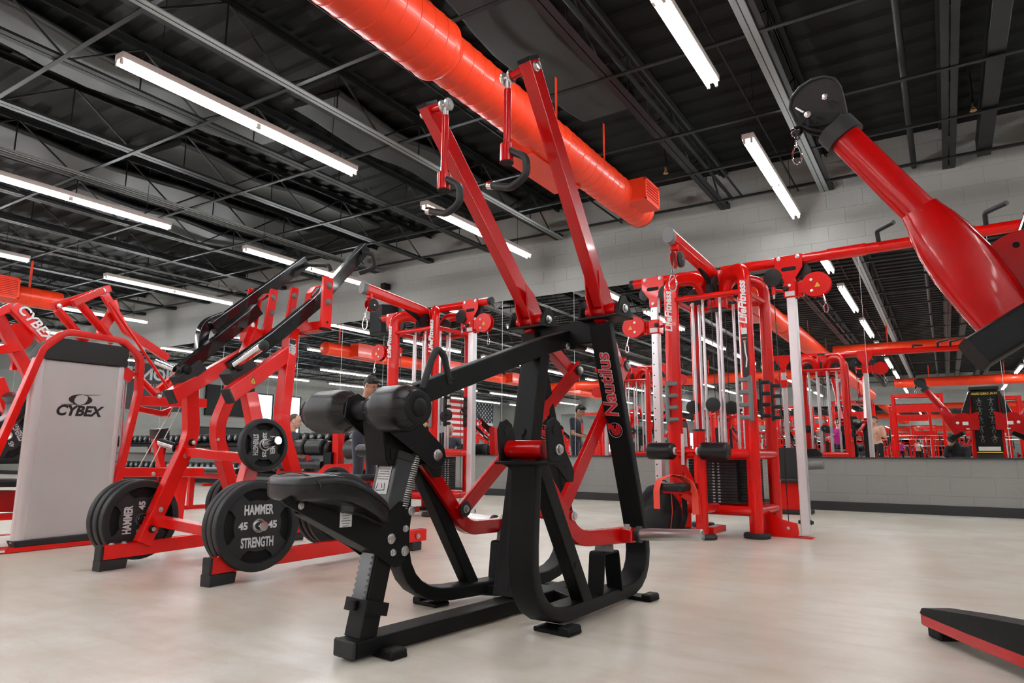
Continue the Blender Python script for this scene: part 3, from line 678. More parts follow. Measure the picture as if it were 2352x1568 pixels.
for sg in (-1, 1):
    c = ax0+Vector(((.060 if sg > 0 else .040)*sg, 0, 0)); L = .215 if sg > 0 else .245
    pr_ = [(.032, .0), (.052, .004), (.072, .045), (.078, .068), (.078, L-.055), (.073, L-.036), (.058, L-.006), (.046, L), (.032, L)]
    rl = MB().lathe(pr_, c, (sg, 0, 0), 40).build('thigh_roller', PAD, A)
    s = MB()
    for k in range(10):
        g = 2*PI*k/10+.2; dd = Vector((0, math.cos(g), math.sin(g)))
        for (r0, z0), (r1, z1) in ((( .074, L-.036), (.059, L-.006)), ((.073, .045), (.053, .004))): s.tube([c+Vector((sg*z0, 0, 0))+dd*r0, c+Vector((sg*z1, 0, 0))+dd*r1], .0018, seg=5)
    s.tube([c+Vector((sg*.055, 0, 0))+Vector((0, -.0745, -.026)), c+Vector((sg*(L-.055), 0, 0))+Vector((0, -.0745, -.026))], .0014, seg=5)
    s.build('seam', SEAM, rl)
    for off, sd, sc_ in ((L-.004, sg, 1), (.002, -sg, .9)):
        e = MB().lathe([(.030, 0), (.054*sc_, 0), (.056*sc_, .008), (.048*sc_, .012), (.030, .010)], c+Vector((sg*off, 0, 0)), (sd, 0, 0), 32)
        if sd == sg: e.ball(c+Vector((sg*(L+.004), 0, 0)), .031, 20, sc=(.6, 1, 1))
        e.build('roller_cap', MBLK, rl)
# ================================================================ WEIGHT PLATES AND THE RED ROW MACHINE
def make_plate(R, th, num, name='weight_plate'):
    """axis = local +x (lettered face at +x)"""
    r = empty(name, None, None)
    rin = R*.80
    MB().lathe([(rin, -th*.32), (rin+.004, -th*.5), (R-.012, -th*.5), (R-.003, -th*.42), (R, -th*.25), (R, th*.25), (R-.003, th*.42), (R-.012, th*.5), (rin+.004, th*.5), (rin, th*.32)], (0, 0, 0), X_, 56).build('rim', RUB, r)
    w_ = MB()
    n = 40; vs = []
    w_.lathe([(.027, -th*.2), (R*.56, -th*.2), (R*.56, th*.24), (.027, th*.24)], (0, 0, 0), X_, 40)
    for q in range(4):
        a0 = math.radians(45+90*q-26); a1 = math.radians(45+90*q+26); b0 = math.radians(45+90*q-17); b1 = math.radians(45+90*q+17)
        poly = [(R*.54*math.cos(a0), R*.54*math.sin(a0)), (R*.70*math.cos(b0), R*.70*math.sin(b0))]
        poly += [(R*.815*math.cos(a), R*.815*math.sin(a)) for a in [b0+(b1-b0)*k/5 for k in range(6)]]
        poly += [(R*.70*math.cos(b1), R*.70*math.sin(b1)), (R*.54*math.cos(a1), R*.54*math.sin(a1))]
        w_.prism(poly, (-th*.2, 0, 0), (0, 1, 0), (0, 0, 1), th*.434, bev=.002)
    w_.build('web', DKG, r)
    MB().lathe([(R*.5, -th*.24), (R*.83, -th*.24), (R*.83, -th*.12), (R*.5, -th*.12)], (0, 0, 0), X_, 40).build('recess', MBLK, r)
    MB().lathe([(.0262, -th*.45), (.034, -th*.45), (.036, -th*.4), (.036, th*.4), (.034, th*.48), (.0262, th*.48)], (0, 0, 0), X_, 28).build('hub_ring', STL, r)
    t = MB(); k = R/.225
    for ax, ay, sg in (((0, 1, 0), (0, 0, 1), 1),):
        o = th*.24+.0006
        t.text('HAMMER', (o, 0, .076*k), ax, ay, .066*k, .0016, fat=.0022*k, sx=.58).text('STRENGTH', (o, 0, -.083*k), ax, ay, .066*k, .0016, fat=.0022*k, sx=.53)
        t.text(num, (o, -.079*k, 0), ax, ay, .048*k, .0016, fat=.0020*k).text(num, (o, .079*k, 0), ax, ay, .048*k, .0016, fat=.0020*k)
    t.build('lettering', LGR, r)
    return r
X_ = (1, 0, 0)
P45 = make_plate(.226, .050, '45'); P25 = make_plate(.147, .046, '25'); P35 = make_plate(.182, .046, '35')
PUSED = {}
def plate(src, loc, rot_z, roll, label, group=None, flip=False, tilt=0):
    o = src if not PUSED.get(src.name) else copy_tree(src); PUSED[src.name] = 1
    o.location = loc
    o.rotation_euler = (Matrix.Rotation(math.radians(rot_z+(180 if flip else 0)), 3, 'Z') @ Matrix.Rotation(math.radians(tilt), 3, 'Y') @ Matrix.Rotation(math.radians(roll), 3, 'X')).to_euler()
    return tag(o, label, 'weight plate', group)
B = empty('row_machine', 'red plate-loaded machine with two long black lever arms and stored weight plates', 'exercise machine', (-3.51, 2.1, 0), 4)
BW = Matrix.Translation((-3.51, 2.1, 0)) @ Matrix.Rotation(math.radians(4), 4, 'Z')
def bw(v, u, z): return BW @ Vector((v, u, z))
XX = (1, 0, 0)
for sg, v0, v1 in ((-1, -.44, -.52), (1, .44, .555)):
    m_ = MB().bar([(v0, -.01, .094), (v1, 1.60, .094)], .055, .078, (1, .05*sg, 0), r=.005); 
    for u_ in (.045, .115): bolt(m_, (v0+.005, u_, .133), (0, 0, 1), .012, .010, 1)
    bolt(m_, (v1+.027, 1.50, .094), XX, .014, .012, 1); m_.build('base_rail', [RED, STL], B)
    MB().box((v0, -.02, .094), (.058, .018, .082), bev=.004).build('end_cap', DKG, B)
    MB().prism([(-.028, .0), (.12, .0), (.128, .052), (-.028, .055)], (v0-.034, 0, 0), (0, 1, 0), (0, 0, 1), .068, bev=.003).build('rubber_foot', DKG, B)
    MB().box((v1-.01, 1.50, .028), (.07, .1, .054), bev=.004).build('rubber_foot', DKG, B)
# front uprights with a bend, carrying the sloped top bars
UP = {-1: [(-.425, .215, .12), (-.43, .485, .74), (-.425, .445, 1.02)], 1: [(.30, .20, .12), (.165, .475, .72), (.12, .43, .98)]}
TB = {-1: [(-.372, .285, .968), (-.43, .86, 1.31)], 1: [(.128, .285, .955), (.06, .80, 1.29)]}
for sg in (-1, 1):
    m_ = MB().bar(UP[sg], .058, .088, XX, bend=[0, .30, 0], r=.006); p = Vector(UP[sg][0]).lerp(Vector(UP[sg][1]), .1); q = Vector(UP[sg][0]).lerp(Vector(UP[sg][1]), .93)
    for c, r_ in ((q, .021), (Vector(UP[sg][0]).lerp(Vector(UP[sg][1]), .13), .021)): m_.lathe([(0, 0), (r_, 0), (r_, .012), (r_*.7, .02), (0, .02)], c+Vector((.028, 0, 0)), XX, 20, 1); bolt(m_, c+Vector((.048, 0, 0)), XX, .010, .008, 2)
    bolt(m_, Vector(UP[sg][0]).lerp(Vector(UP[sg][1]), .30)+Vector((.029, 0, 0)), XX, .011, .009, 2); bolt(m_, Vector(UP[sg][0]).lerp(Vector(UP[sg][1]), .80)+Vector((.029, 0, 0)), XX, .011, .009, 2)
    m_.build('curved_upright', [RED, MBLK, STL], B)
    MB().bar(TB[sg], .058, .088, XX, r=.006).build('sloped_bar', RED, B)
    a_ = Vector(TB[sg][0]); d_ = (Vector(TB[sg][1])-a_).normalized(); MB().bar([a_-d_*.014, a_], .060, .09, XX, r=.005).build('end_cap', DKG, B)
# tall masts
for sg, pts in ((-1, [(-.30, .82, 1.46), (-.47, .68, .78), (-.42, .92, .13)]), (1, [(.045, .80, 1.43), (.115, .69, .79), (.13, .98, .13)])):
    m_ = MB().bar(pts, .072, .075, XX, bend=[0, .35, 0], r=.006); bolt(m_, Vector(pts[1])+Vector((.037, 0, -.06)), XX, .010, .009, 1); m_.build('mast', [RED, STL], B)
mb = MB().box((.096, .765, 1.235), (.003, .055, .235), bev=.001).box((.0985, .765, 1.235), (.002, .05, .228), bev=0, mi=1)
mb.text('HAMMER', (.1, .777, 1.235), (0, 0, 1), (0, -1, 0), .042, .001, fat=.0026, sx=1.0).text('STRENGTH', (.1, .754, 1.235), (0, 0, 1), (0, -1, 0), .034, .001, fat=.0022, sx=1.0).build('badge', [LGR, BPR], B)
mb = MB(); c = Vector(TB[1][0]).lerp(Vector(TB[1][1]), .30)+Vector((.0295, 0, 0)); mb.prism([(-.026, -.022), (.026, -.022), (0, .024)], c, (0, 1, 0), (0, 0, 1), .001, bev=0).prism([(-.020, -.0185), (.020, -.0185), (0, .017)], c+Vector((.001, 0, 0)), (0, 1, 0), (0, 0, 1), .0004, bev=0, mi=1)
mb.prism([(-.004, -.012), (.006, -.012), (.001, .006)], c+Vector((.0016, 0, 0)), (0, 1, 0), (0, 0, 1), .0004, bev=0); mb.build('warning_label', [BPR, YEL], B)
# cross members
MB().bar([(-.40, .46, .64), (.17, .46, .60)], .055, .07, (0, 0, 1), r=.006).build('cross_bar', RED, B)
MB().bar([(-.41, .285, .245), (.24, .285, .20)], .055, .07, (0, 0, 1), r=.005).build('cross_bar', RED, B)
MB().bar([(-.52, .90, 1.43), (.215, .90, 1.45)], .06, .065, (0, 0, 1), r=.005).build('top_cross_bar', RED, B)
m_ = MB().box((.02, .86, 1.40), (.12, .14, .012)); bolt(m_, (.07, .83, 1.388), (0, 0, -1), .01, .01, 1); m_.build('mounting_plate', [DRED, STL], B)
# pivot plates on the cross bar
def pivplate(v, u, z0, z1, w_, nm='pivot_plate', th=.012, lean=0):
    m_ = MB().prism([(-w_/2, z0), (w_/2, z0), (w_/2+lean, z1-.01), (w_/2-.01+lean, z1), (-w_/2+.01+lean, z1), (-w_/2+lean, z1-.01)], (v, u, 0), (0, 1, 0), (0, 0, 1), th, bev=.002)
    for z in (z1-.06, z1-.17): m_.lathe([(0, 0), (.022, 0), (.020, .006), (.012, .014), (0, .015)], (v+th, u+lean*.8, z), XX, 16, 1)
    m_.build(nm, [RED, GALV], B)
m_ = MB().box((.225, .915, 1.605), (.030, .085, .345), bev=.006).box((.225, .915, 1.43), (.034, .09, .016), mi=2)
for z in (1.72, 1.61): m_.lathe([(0, 0), (.024, 0), (.022, .006), (.012, .016), (0, .017)], (.24, .915, z), XX, 18, 1)
disc(m_, (.2405, .915, 1.475), XX, .009, mi=2); m_.build('pivot_plate', [RED, GALV, MBLK], B)
pivplate(-.30, .90, 1.46, 1.76, .07, lean=.04); pivplate(-.10, .90, 1.46, 1.75, .07, lean=.04); pivplate(-.56, .93, 1.46, 1.80, .075, lean=.05)
for v in (-.40, .07):
    MB().bar([(v, .88, 1.46), (v, .91, 1.68), (v+.0, .95, 1.735), (v, 1.03, 1.76)], .05, .012, XX, bend=.04, r=.003).build('stop_hook', RED, B)
# black lever arms
for sg, v in ((-1, -.40), (1, .10)):
    a = [(v-.02*sg, .345, 1.13), (v+.0, .85, 1.545), (v+.06*sg if sg < 0 else v+.06, 1.335, 2.07 if sg > 0 else 2.05)]
    if sg > 0: a = [(.03, .36, 1.12), (.085, .62, 1.34), (.115, .93, 1.62), (.17, 1.335, 2.10)]
    else: a = [(-.42, .36, 1.125), (-.40, .86, 1.58), (-.395, .90, 1.62)]
    ar = MB().bar(a, .052, .082, XX, bend=.2, r=.005).build('lever_arm', GBLK, B)
    if sg < 0: MB().bar([(-.46, .60, 1.44), (-.38, 1.30, 2.06)], .050, .085, XX, r=.005).bar([(-.50, .55, 1.28), (-.50, .56, 1.46), (-.46, .68, 1.53)], .05, .07, XX, bend=.12, r=.005).build('upper_arm', GBLK, ar)
    e = Vector((.17, 1.335, 2.10)) if sg > 0 else Vector((-.38, 1.30, 2.06))
    MB().tube([e+Vector((.03, -.06, -.05)), e+Vector((.10, -.03, -.07)), e+Vector((.10, .0, -.16)), e+Vector((.0, -.05, -.20))] if sg > 0 else [e+Vector((.02, -.02, -.03)), e+Vector((.22, .02, -.05)), e+Vector((.24, .02, -.09))], .016, bend=.03).build('hand_grip', RUB, ar)
    c = Vector(a[0])
    MB().bar([c+Vector((.01, -.02, -.065)), c+Vector((.01, .12, .055))], .10, .075, XX, r=.004).build('rubber_bumper', DKG, B)
    h = MB().lathe([(0, 0), (.038, 0), (.036, .02), (0, .02)], c+Vector((.03, .01, .01)), XX, 20).lathe([(0, 0), (.026, 0), (.026, .016), (.015, .026), (0, .026)], c+Vector((.05, .01, .01)), XX, 18); h.build('pivot_cap', MBLK, ar)
    if sg > 0: MB().cyl(c+Vector((.06, -.01, .02)), c+Vector((.30, -.04, .105)), .0235, 24).build('chrome_horn', CHR, ar); MB().ball(c+Vector((.315, -.042, .11)), .030, 18).build('ball_end', RUB, ar)
    else: MB().cyl(c+Vector((-.03, -.01, .02)), c+Vector((-.17, -.04, .07)), .0235, 24).build('chrome_horn', CHR, ar)
# storage pegs
def peg(p0, p1, r=.0235, m_=CHR):
    o = MB().cyl(p0, p1, r, 24).build('storage_peg', m_, B); d_ = (Vector(p1)-Vector(p0)).normalized(); MB().cyl(Vector(p0), Vector(p0)+d_*.015, .034, 20).build('peg_collar', MBLK, o); return o
peg((-.46, .42, .665), (-.61, .40, .70)); peg((.19, .40, .655), (.475, .345, .705)); peg((.30, .245, .262), (.60, .17, .276)); peg((-.44, .235, .25), (-.62, .22, .262)); peg((-.45, .93, .30), (-.70, .91, .31)); peg((.14, 1.02, .29), (.44, 1.03, .29))
def pl(src, v, u, z, roll, lab, flip=False, tilt=0, yaw=0, g='weight plates on the red row machine'): plate(src, bw(v, u, z), 4+yaw, roll, lab, g, flip, tilt)
pl(P45, .520, .195, .272, 0, 'outermost black 45 plate in the near right stack with upright HAMMER STRENGTH lettering', yaw=-14, tilt=-2)
pl(P45, .466, .208, .270, 10, 'middle black 45 plate in the near right stack on the red row machine', yaw=-14, tilt=-2)
pl(P45, .412, .222, .268, -8, 'innermost black 45 plate in the near right stack on the red row machine', yaw=-14, tilt=-2)
pl(P45, -.490, .235, .252, 90, 'innermost 45 plate of the front left stack, lettering turned sideways behind the red upright', yaw=-5)
pl(P45, -.543, .232, .254, 70, 'middle 45 plate of the front left stack beside the silver shroud', yaw=-5)
pl(P45, -.596, .230, .256, 30, 'outermost 45 plate of the front left stack beside the silver shroud', yaw=-5)
pl(P25, .330, .372, .680, -90, 'small black 25 plate on the middle peg, lettering turned sideways', yaw=-10, tilt=-3)
pl(P35, -.52, .925, .305, 150, 'inner 35 plate of the rear left stack, seen between the red uprights')
pl(P35, -.57, .925, .305, 100, 'outer 35 plate of the rear left stack, seen between the red uprights')
pl(P45, .24, 1.02, .29, 40, 'inner 45 plate of the rear right stack behind the black seat', yaw=-20)
pl(P45, .295, 1.01, .29, 80, 'middle 45 plate of the rear right stack behind the black seat', yaw=-20)
pl(P45, .35, 1.0, .29, 60, 'outer 45 plate of the rear right stack behind the black seat', yaw=-20)
# ================================================================ SILVER SHROUD MACHINE (left)
C = empty('selectorized_machine', 'red selectorized machine with tall silver CYBEX shroud at the left', 'exercise machine', (-5.1, 2.4, 0))
CX, CY = -5.1, 2.4
def cw(px, py, X=-5.1, dx=0): p = W(px, py, X=X); return Vector((p.x-CX+dx, p.y-CY, p.z))
def rod(mb, pts, X, wd, h, bend=0, r=.006, mi=0, round_=False):
    q = [cw(*p, X=X) for p in pts]
    return mb.tube(q, wd/2, bend=bend, seg=12, mi=mi) if round_ else mb.bar(q, wd, h, (1, 0, 0), bend=bend, r=r, mi=mi)
y0, y1 = 2.112-CY, 2.70-CY
MB().box((-.035, (y0+y1)/2, .655), (.05, y1-y0-.02, 1.2), bev=.004).build('shroud_panel', SILV, C)
for y, w_ in ((y0+.035, .085), (y1-.012, .045)):
    MB().sweep([(-.035, y, .055), (-.035, y, 1.258)], oval(.075, w_, 16), (1, 0, 0)).build('shroud_edge', SILE, C)
hood = [(y0-.01, 0), (y1+.012, 0), (y1+.012, .125), (y1-.0, .145), (y0+.14, .150), (y0+.075, .135), (y0+.03, .10), (y0+.0, .05)]
MB().prism(hood, (-.08, 0, 1.258), (0, 1, 0), (0, 0, 1), .10, bev=.004).build('shroud_hood', DKG, C)
MB().prism([(y0-.01, .07), (y0+.005, .03), (y1+.01, .03), (y1+.01, .078)], (-.08, 0, 0), (0, 1, 0), (0, 0, 1), .1, bev=.004).build('shroud_foot', DKG, C)
mb = MB().text('CYBEX', (-.0090, 2.418-CY, .916), (0, 1, 0), (0, 0, 1), .098, .0012, fat=.0040, shear=.25, sx=.98); mb.build('lettering', BPR, C)
sw = MB()      # swoosh: two tapering crescents
def crescent(cx_, cz, a0, a1, R1, R2, k1, k2, tail=None):
    n = 22; o, i = [], []
    for k in range(n+1):
        t = k/n; a = math.radians(a0+(a1-a0)*t); o.append((cx_+R1*math.cos(a), cz+R2*math.sin(a))); w_ = math.sin(PI*min(1, max(0, t)))**.8
        i.append((cx_+(R1-k1*w_)*math.cos(a), cz+(R2-k2*w_)*math.sin(a)))
    for k in range(n): sw.add([(-.0088, o[k][0], o[k][1]), (-.0088, o[k+1][0], o[k+1][1]), (-.0088, i[k+1][0], i[k+1][1]), (-.0088, i[k][0], i[k][1])], [(0, 1, 2, 3)])
lc = (2.425-CY, .998)
crescent(lc[0]+.004, lc[1], 70, 262, .082, .037, .040, .008); crescent(lc[0]-.004, lc[1]-.001, -100, 62, .082, .037, .036, .008)
sw.add([(-.0088, lc[0]+.02, lc[1]+.036), (-.0088, lc[0]+.13, lc[1]+.043), (-.0088, lc[0]+.13, lc[1]+.040), (-.0088, lc[0]+.02, lc[1]+.029)], [(0, 1, 2, 3)])
sw.add([(-.0088, lc[0]-.02, lc[1]-.036), (-.0088, lc[0]-.125, lc[1]-.0405), (-.0088, lc[0]-.125, lc[1]-.038), (-.0088, lc[0]-.02, lc[1]-.029)], [(0, 1, 2, 3)])
sw.build('swoosh_logo', BPR, C, )
mb = MB(); rod(mb, [(-60, 1230), (-32, 1090), (97, 800), (150, 762), (282, 783), (322, 822), (318, 900), (268, 1108), (262, 1160)], -5.1, .06, .045, bend=[0, .2, .12, .10, .12, .10, .2, .2, 0]); mb.build('arched_frame', RED, C)
mb = MB(); rod(mb, [(290, 830), (275, 1050), (262, 1130)], -5.16, .02, .02, round_=True); mb.build('guide_rod', CHR, C)
mb = MB().bar([(-.03, -1.1, .017), (-.03, .45, .017)], .12, .03, (1, 0, 0)).bar([(-.5, .40, .042), (.02, .40, .042)], .07, .07, (0, 1, 0)); mb.box((.0305, -.42, .017), (.002, .05, .018), mi=1, bev=0).box((.0305, -.36, .017), (.002, .03, .014), mi=1, bev=0); mb.build('base', [RED, LAB], C)
mb = MB().box((.0, y1+.05, .05), (.05, .05, .08)); rod(mb, [(300, 850), (285, 870)], -5.12, .02, .09); mb.build('gusset', RED, C)
# cross bars behind
m_ = MB(); rod(m_, [(308, 920), (470, 926)], -5.22, .06, .075); bolt(m_, cw(366, 910, -5.19), (1, 0, 0), .012, .01, 1); m_.build('upper_cross_bar', [RED, STL], C)
m_ = MB(); rod(m_, [(270, 1084), (464, 1084)], -5.22, .06, .07); bolt(m_, cw(352, 1088, -5.19), (1, 0, 0), .012, .01, 1); m_.build('lower_cross_bar', [RED, STL], C)
m_ = MB(); rod(m_, [(418, 1095), (405, 1200)], -5.3, .07, .07); rod(m_, [(425, 1020), (415, 1085)], -5.28, .06, .06); m_.build('rear_post', RED, C)
# overhead linkage
m_ = MB(); rod(m_, [(122, 704), (160, 692), (252, 662)], -5.3, .045, .055); rod(m_, [(168, 697), (236, 668)], -5.18, .05, .05)
for p in ((137, 703), (203, 684), (237, 667)): bolt(m_, cw(*p, X=-5.26)+Vector((.0, 0, 0)), (1, 0, 0), .014, .01, 1)
m_.build('rocker', [RED, STL], C)
for pts, wd in (([(132, 712), (196, 786)], .062), ([(185, 700), (260, 786)], .062)):
    m_ = MB(); rod(m_, pts, -5.25, wd, wd, round_=True); m_.build('lift_tube', RED, C)
m_ = MB(); rod(m_, [(240, 676), (290, 760), (384, 822)], -5.33, .04, .06, bend=.1); m_.build('swing_arm', RED, C)
m_ = MB(); rod(m_, [(256, 690), (262, 715), (240, 745), (231, 775)], -5.38, .05, .07, bend=.1); m_.build('bent_bracket', RED, C)
m_ = MB(); rod(m_, [(252, 694), (396, 905)], -5.2, .022, .02, round_=True); m_.build('push_rod', RED, C)
m_ = MB(); rod(m_, [(322, 870), (356, 905)], -5.26, .05, .05, round_=True); m_.build('lower_tube', RED, C)
m_ = MB(); rod(m_, [(362, 896), (408, 858)], -5.5, .05, .05); m_.build('link', RED, C); m_ = MB(); rod(m_, [(388, 898), (415, 855)], -5.4, .05, .05); m_.build('link', RED, C); m_ = MB(); rod(m_, [(312, 938), (370, 950), (385, 944), (380, 955)], -5.42, .045, .045); m_.build('low_lever', RED, C)
m_ = MB(); rod(m_, [(397, 935), (312, 1084)], -5.35, .007, .007, round_=True); m_.build('cable', SCAB, C)
m_ = MB(); rod(m_, [(414, 935), (338, 1084)], -5.35, .007, .007, round_=True); m_.build('cable', SCAB, C)
mb = MB(); rod(mb, [(356, 1000), (372, 1085)], -5.9, .07, .05); mb.build('pad_post', RED, C)
mb = MB(); rod(mb, [(366, 984), (367, 1006)], -5.88, .17, .11, r=.03); mb.build('chest_pad', PAD, C)
# ---------------------------------------------------------------- second machine half hidden at the frame edge
Dm = empty('plate_loaded_press', 'red plate-loaded machine half hidden at the left edge of the frame', 'exercise machine', (-6.4, 2.3, 0))
def dw(px, py, X): p = W(px, py, X=X); return Vector((p.x+6.4, p.y-2.3, p.z))
def rodd(pts, X, wd, h, nm, m_=RED, bend=0, rnd=False, r=.006):
    q = [dw(*p, X=X) for p in pts]; mb = MB()
    (mb.tube(q, wd/2, bend=bend, seg=12) if rnd else mb.bar(q, wd, h, (1, 0, 0), bend=bend, r=r)); return mb.build(nm, m_, Dm)
a_ = rodd([(28, 703), (122, 800)], -6.2, .07, .085, 'lever_arm')
a0 = dw(58, 716, -6.16); a1 = dw(105, 768, -6.16); up_ = (a1-a0).normalized()
MB().text('CYBEX', (a0+a1)/2+Vector((.002, 0, 0)), up_, Vector((1, 0, 0)).cross(up_), .11, .001, fat=.003, shear=.2).build('lettering', WHT, Dm)
rodd([(26, 704), (-20, 726), (-60, 760)], -6.2, .06, .06, 'rocker', bend=.1)
rodd([(-8, 725), (62, 850), (100, 950)], -6.3, .07, .09, 'front_post')
rodd([(-8, 870), (30, 970)], -6.35, .07, .09, 'rear_post')
rodd([(-30, 808), (40, 797)], -6.25, .06, .07, 'cross_bar')
rodd([(18, 780), (34, 830), (30, 850)], -6.4, .05, .04, 'pulley_bracket')
MB().cyl(dw(40, 774, -6.45), dw(40, 774, -6.41), .11, 32).build('round_guard', RED, Dm)
rodd([(-40, 985), (32, 960), (38, 920), (24, 905)], -6.1, .26, .06, 'back_pad', PAD, bend=.12, r=.025)
rodd([(-60, 1108), (45, 1108)], -6.1, .26, .06, 'seat_pad', PAD, r=.02)
rodd([(-60, 1150), (38, 1150)], -6.15, .12, .16, 'seat_box', DRED)
rodd([(-60, 1190), (30, 1185)], -6.15, .08, .05, 'base_beam')
rodd([(60, 1060), (-60, 1062)], -6.4, .05, .03, 'rack_bar', MBLK)
rodd([(-40, 1240), (60, 1232)], -6.2, .08, .06, 'floor_rail')
plate(P45, W(15, 1000, X=-6.55), 0, 120, 'black 45 plate half hidden at the left frame edge below the back pad', None)
# ================================================================ MULTI-STATION CABLE TOWERS
def kidney(mb, c, R, n1, up, th, mi=0):
    """guard plate of a swivel pulley: disc with a lug"""
    n1 = Vector(n1).normalized(); up = Vector(up).normalized(); rt = up.cross(n1); poly = []
    for k in range(28):
        a = 2*PI*k/28; r = R*(1+.10*math.cos(a-.6)+.06*math.cos(2*a)); poly.append((r*math.cos(a), r*math.sin(a)))
    mb.prism(poly, Vector(c)-n1*th/2, rt, up, th, mi=mi) if rt.cross(up).dot(n1) > 0 else mb.prism(poly, Vector(c)-n1*th/2, up, rt, th, mi=mi)
def pulley(name, c, ax, r, parent, plates=True):
    ax = Vector(ax).normalized(); c = Vector(c)
    mb = MB().lathe([(0, -.018), (r*.3, -.018), (r*.82, -.014), (r, -.012), (r, -.008), (r*.9, 0), (r, .008), (r, .012), (r*.82, .014), (r*.3, .018), (0, .018)], c, ax, 28)
    mb.lathe([(0, 0), (.008, 0), (.008, .003), (0, .003)], c+ax*.018, ax, 10, 1)
    return mb.build(name, [DKG, STL], parent)
def carabiner(mb, top, s=1., ax=(1, 0, 0)):
    ax = Vector(ax).normalized(); t = Vector(top); pts = []
    for k in range(16):
        a = 2*PI*k/16; pts.append(t+ax*(.017*s*math.sin(a)*(1+.25*math.cos(a+PI)))+Vector((0, 0, -.045*s+.042*s*math.cos(a))))
    mb.tube(pts, .0038*s, closed=True, seg=7); mb.cyl(t+Vector((0, 0, .02*s)), t+Vector((0, 0, -.012*s)), .006*s, 8)
def column(parent, x, y, z1, zc, side, disc_r=.115, holes=True):
    """chrome upright with its sliding pulley carriage; side=+1 disc to +x"""
    mb = MB().bar([(x, y, .03), (x, y, z1)], .072, .072, (1, 0, 0), r=.012)
    k = 0; z = .35
    while z < z1-.1 and holes: disc(mb, (x-.014, y-.0362, z), (0, -1, 0), .0062, mi=1); z += .1
    for s in (-1, 1): bolt(mb, (x+s*.036, y, .12), (s, 0, 0), .014, .02, 2); bolt(mb, (x+s*.036, y, z1-.16), (s, 0, 0), .012, .012, 2)
    mb.build('chrome_column', [ROD, MBLK, DKG], parent)
    c = MB().box((x, y, zc), (.105, .105, .13), bev=.008).build('carriage', RED, parent)
    m_ = MB(); bolt(m_, (x-side*.03, y-.053, zc+.01), (0, -1, 0), .017, .02, 1); m_.box((x, y-.054, zc-.035), (.075, .002, .04), mi=2, bev=0)
    m_.tube([(x-side*.05, y, zc), (x-side*.135, y-.02, zc+.02)], .012).cyl((x-side*.135, y-.02, zc+.05), (x-side*.135, y-.02, zc-.02), .017, 12)
    for zz in (-.04, .04): m_.cyl((x+side*.085, y-.02, zc+zz-.025), (x+side*.085, y-.02, zc+zz+.025), .018, 14)
    m_.box((x+side*.065, y-.01, zc), (.05, .03, .12), bev=.004)
    m_.cyl((x-side*.135, y-.02, zc-.02), (x-side*.135, y-.02, zc-.055), .009, 10, mi=3); m_.build('clamp_hinge', [RED, DKG, LAB, STL], c)
    g = MB(); cc = Vector((x+side*.20, y-.06, zc+.005)); kidney(g, cc+Vector((0, -.022, 0)), disc_r*.92, (0, -1, 0), (0, 0, 1), .006); kidney(g, cc+Vector((0, .022, 0)), disc_r*.92, (0, -1, 0), (0, 0, 1), .006)
    g.bar([cc+Vector((-side*.12, 0, 0)), cc+Vector((-side*.07, 0, 0))], .04, .10, (0, 1, 0))
    for zz in (-.045, .045): bolt(g, cc+Vector((-side*.025, -.025, zz)), (0, -1, 0), .009, .007, 1)
    g.prism([(-.022, -.018), (.022, -.018), (0, .02)], cc+Vector((side*.02, -.0252, 0)), (1, 0, 0), (0, 0, 1), .001, mi=2, bev=0); g.build('pulley_guard', [RED, STL, YEL], c)
    pulley('pulley', cc, (0, 1, 0), disc_r*.75, c)
    m_ = MB().tube([cc+Vector((side*.05, 0, -.08)), cc+Vector((side*.065, 0, -.14))], .006, seg=6); carabiner(m_, cc+Vector((side*.068, 0, -.15)), .9); m_.build('snap_hook', CHR, c)
    MB().tube([(x-side*.135, y-.02, zc-.05), (x-side*.125, y-.02, .12)], .0035, seg=5).tube([(x-side*.05, y+.02, z1), (x+side*.13, y-.05, zc+.1)], .003, seg=5).build('cable', CABLE, parent)
def top_bracket(parent, x, y, z):
    for s in (-1, 1):
        m_ = MB().prism([(-.11, .05), (.11, .05), (.11, -.06), (.042, -.155), (.038, -.235), (-.038, -.235), (-.042, -.155), (-.11, -.06)][::-1], (x, y+s*.045+.003, z), (1, 0, 0), (0, 0, 1), .006)
        if s < 0:
            m_.prism(oval(.12, .032), (x, y-.0425-.0005, z-.06), (1, 0, 0), (0, 0, 1), .001, mi=1, bev=0) if False else m_.sweep([(x, y-.0485, z-.065), (x, y-.0475, z-.065)], oval(.12, .034), (1, 0, 0), mi=1)
            for dx_ in (-.075, .075): bolt(m_, (x+dx_, y-.049, z+.03), (0, -1, 0), .013, .008, 2)
            bolt(m_, (x, y-.049, z-.205), (0, -1, 0), .012, .008, 2)
        m_.build('column_bracket', [RED, MBLK, STL], parent)
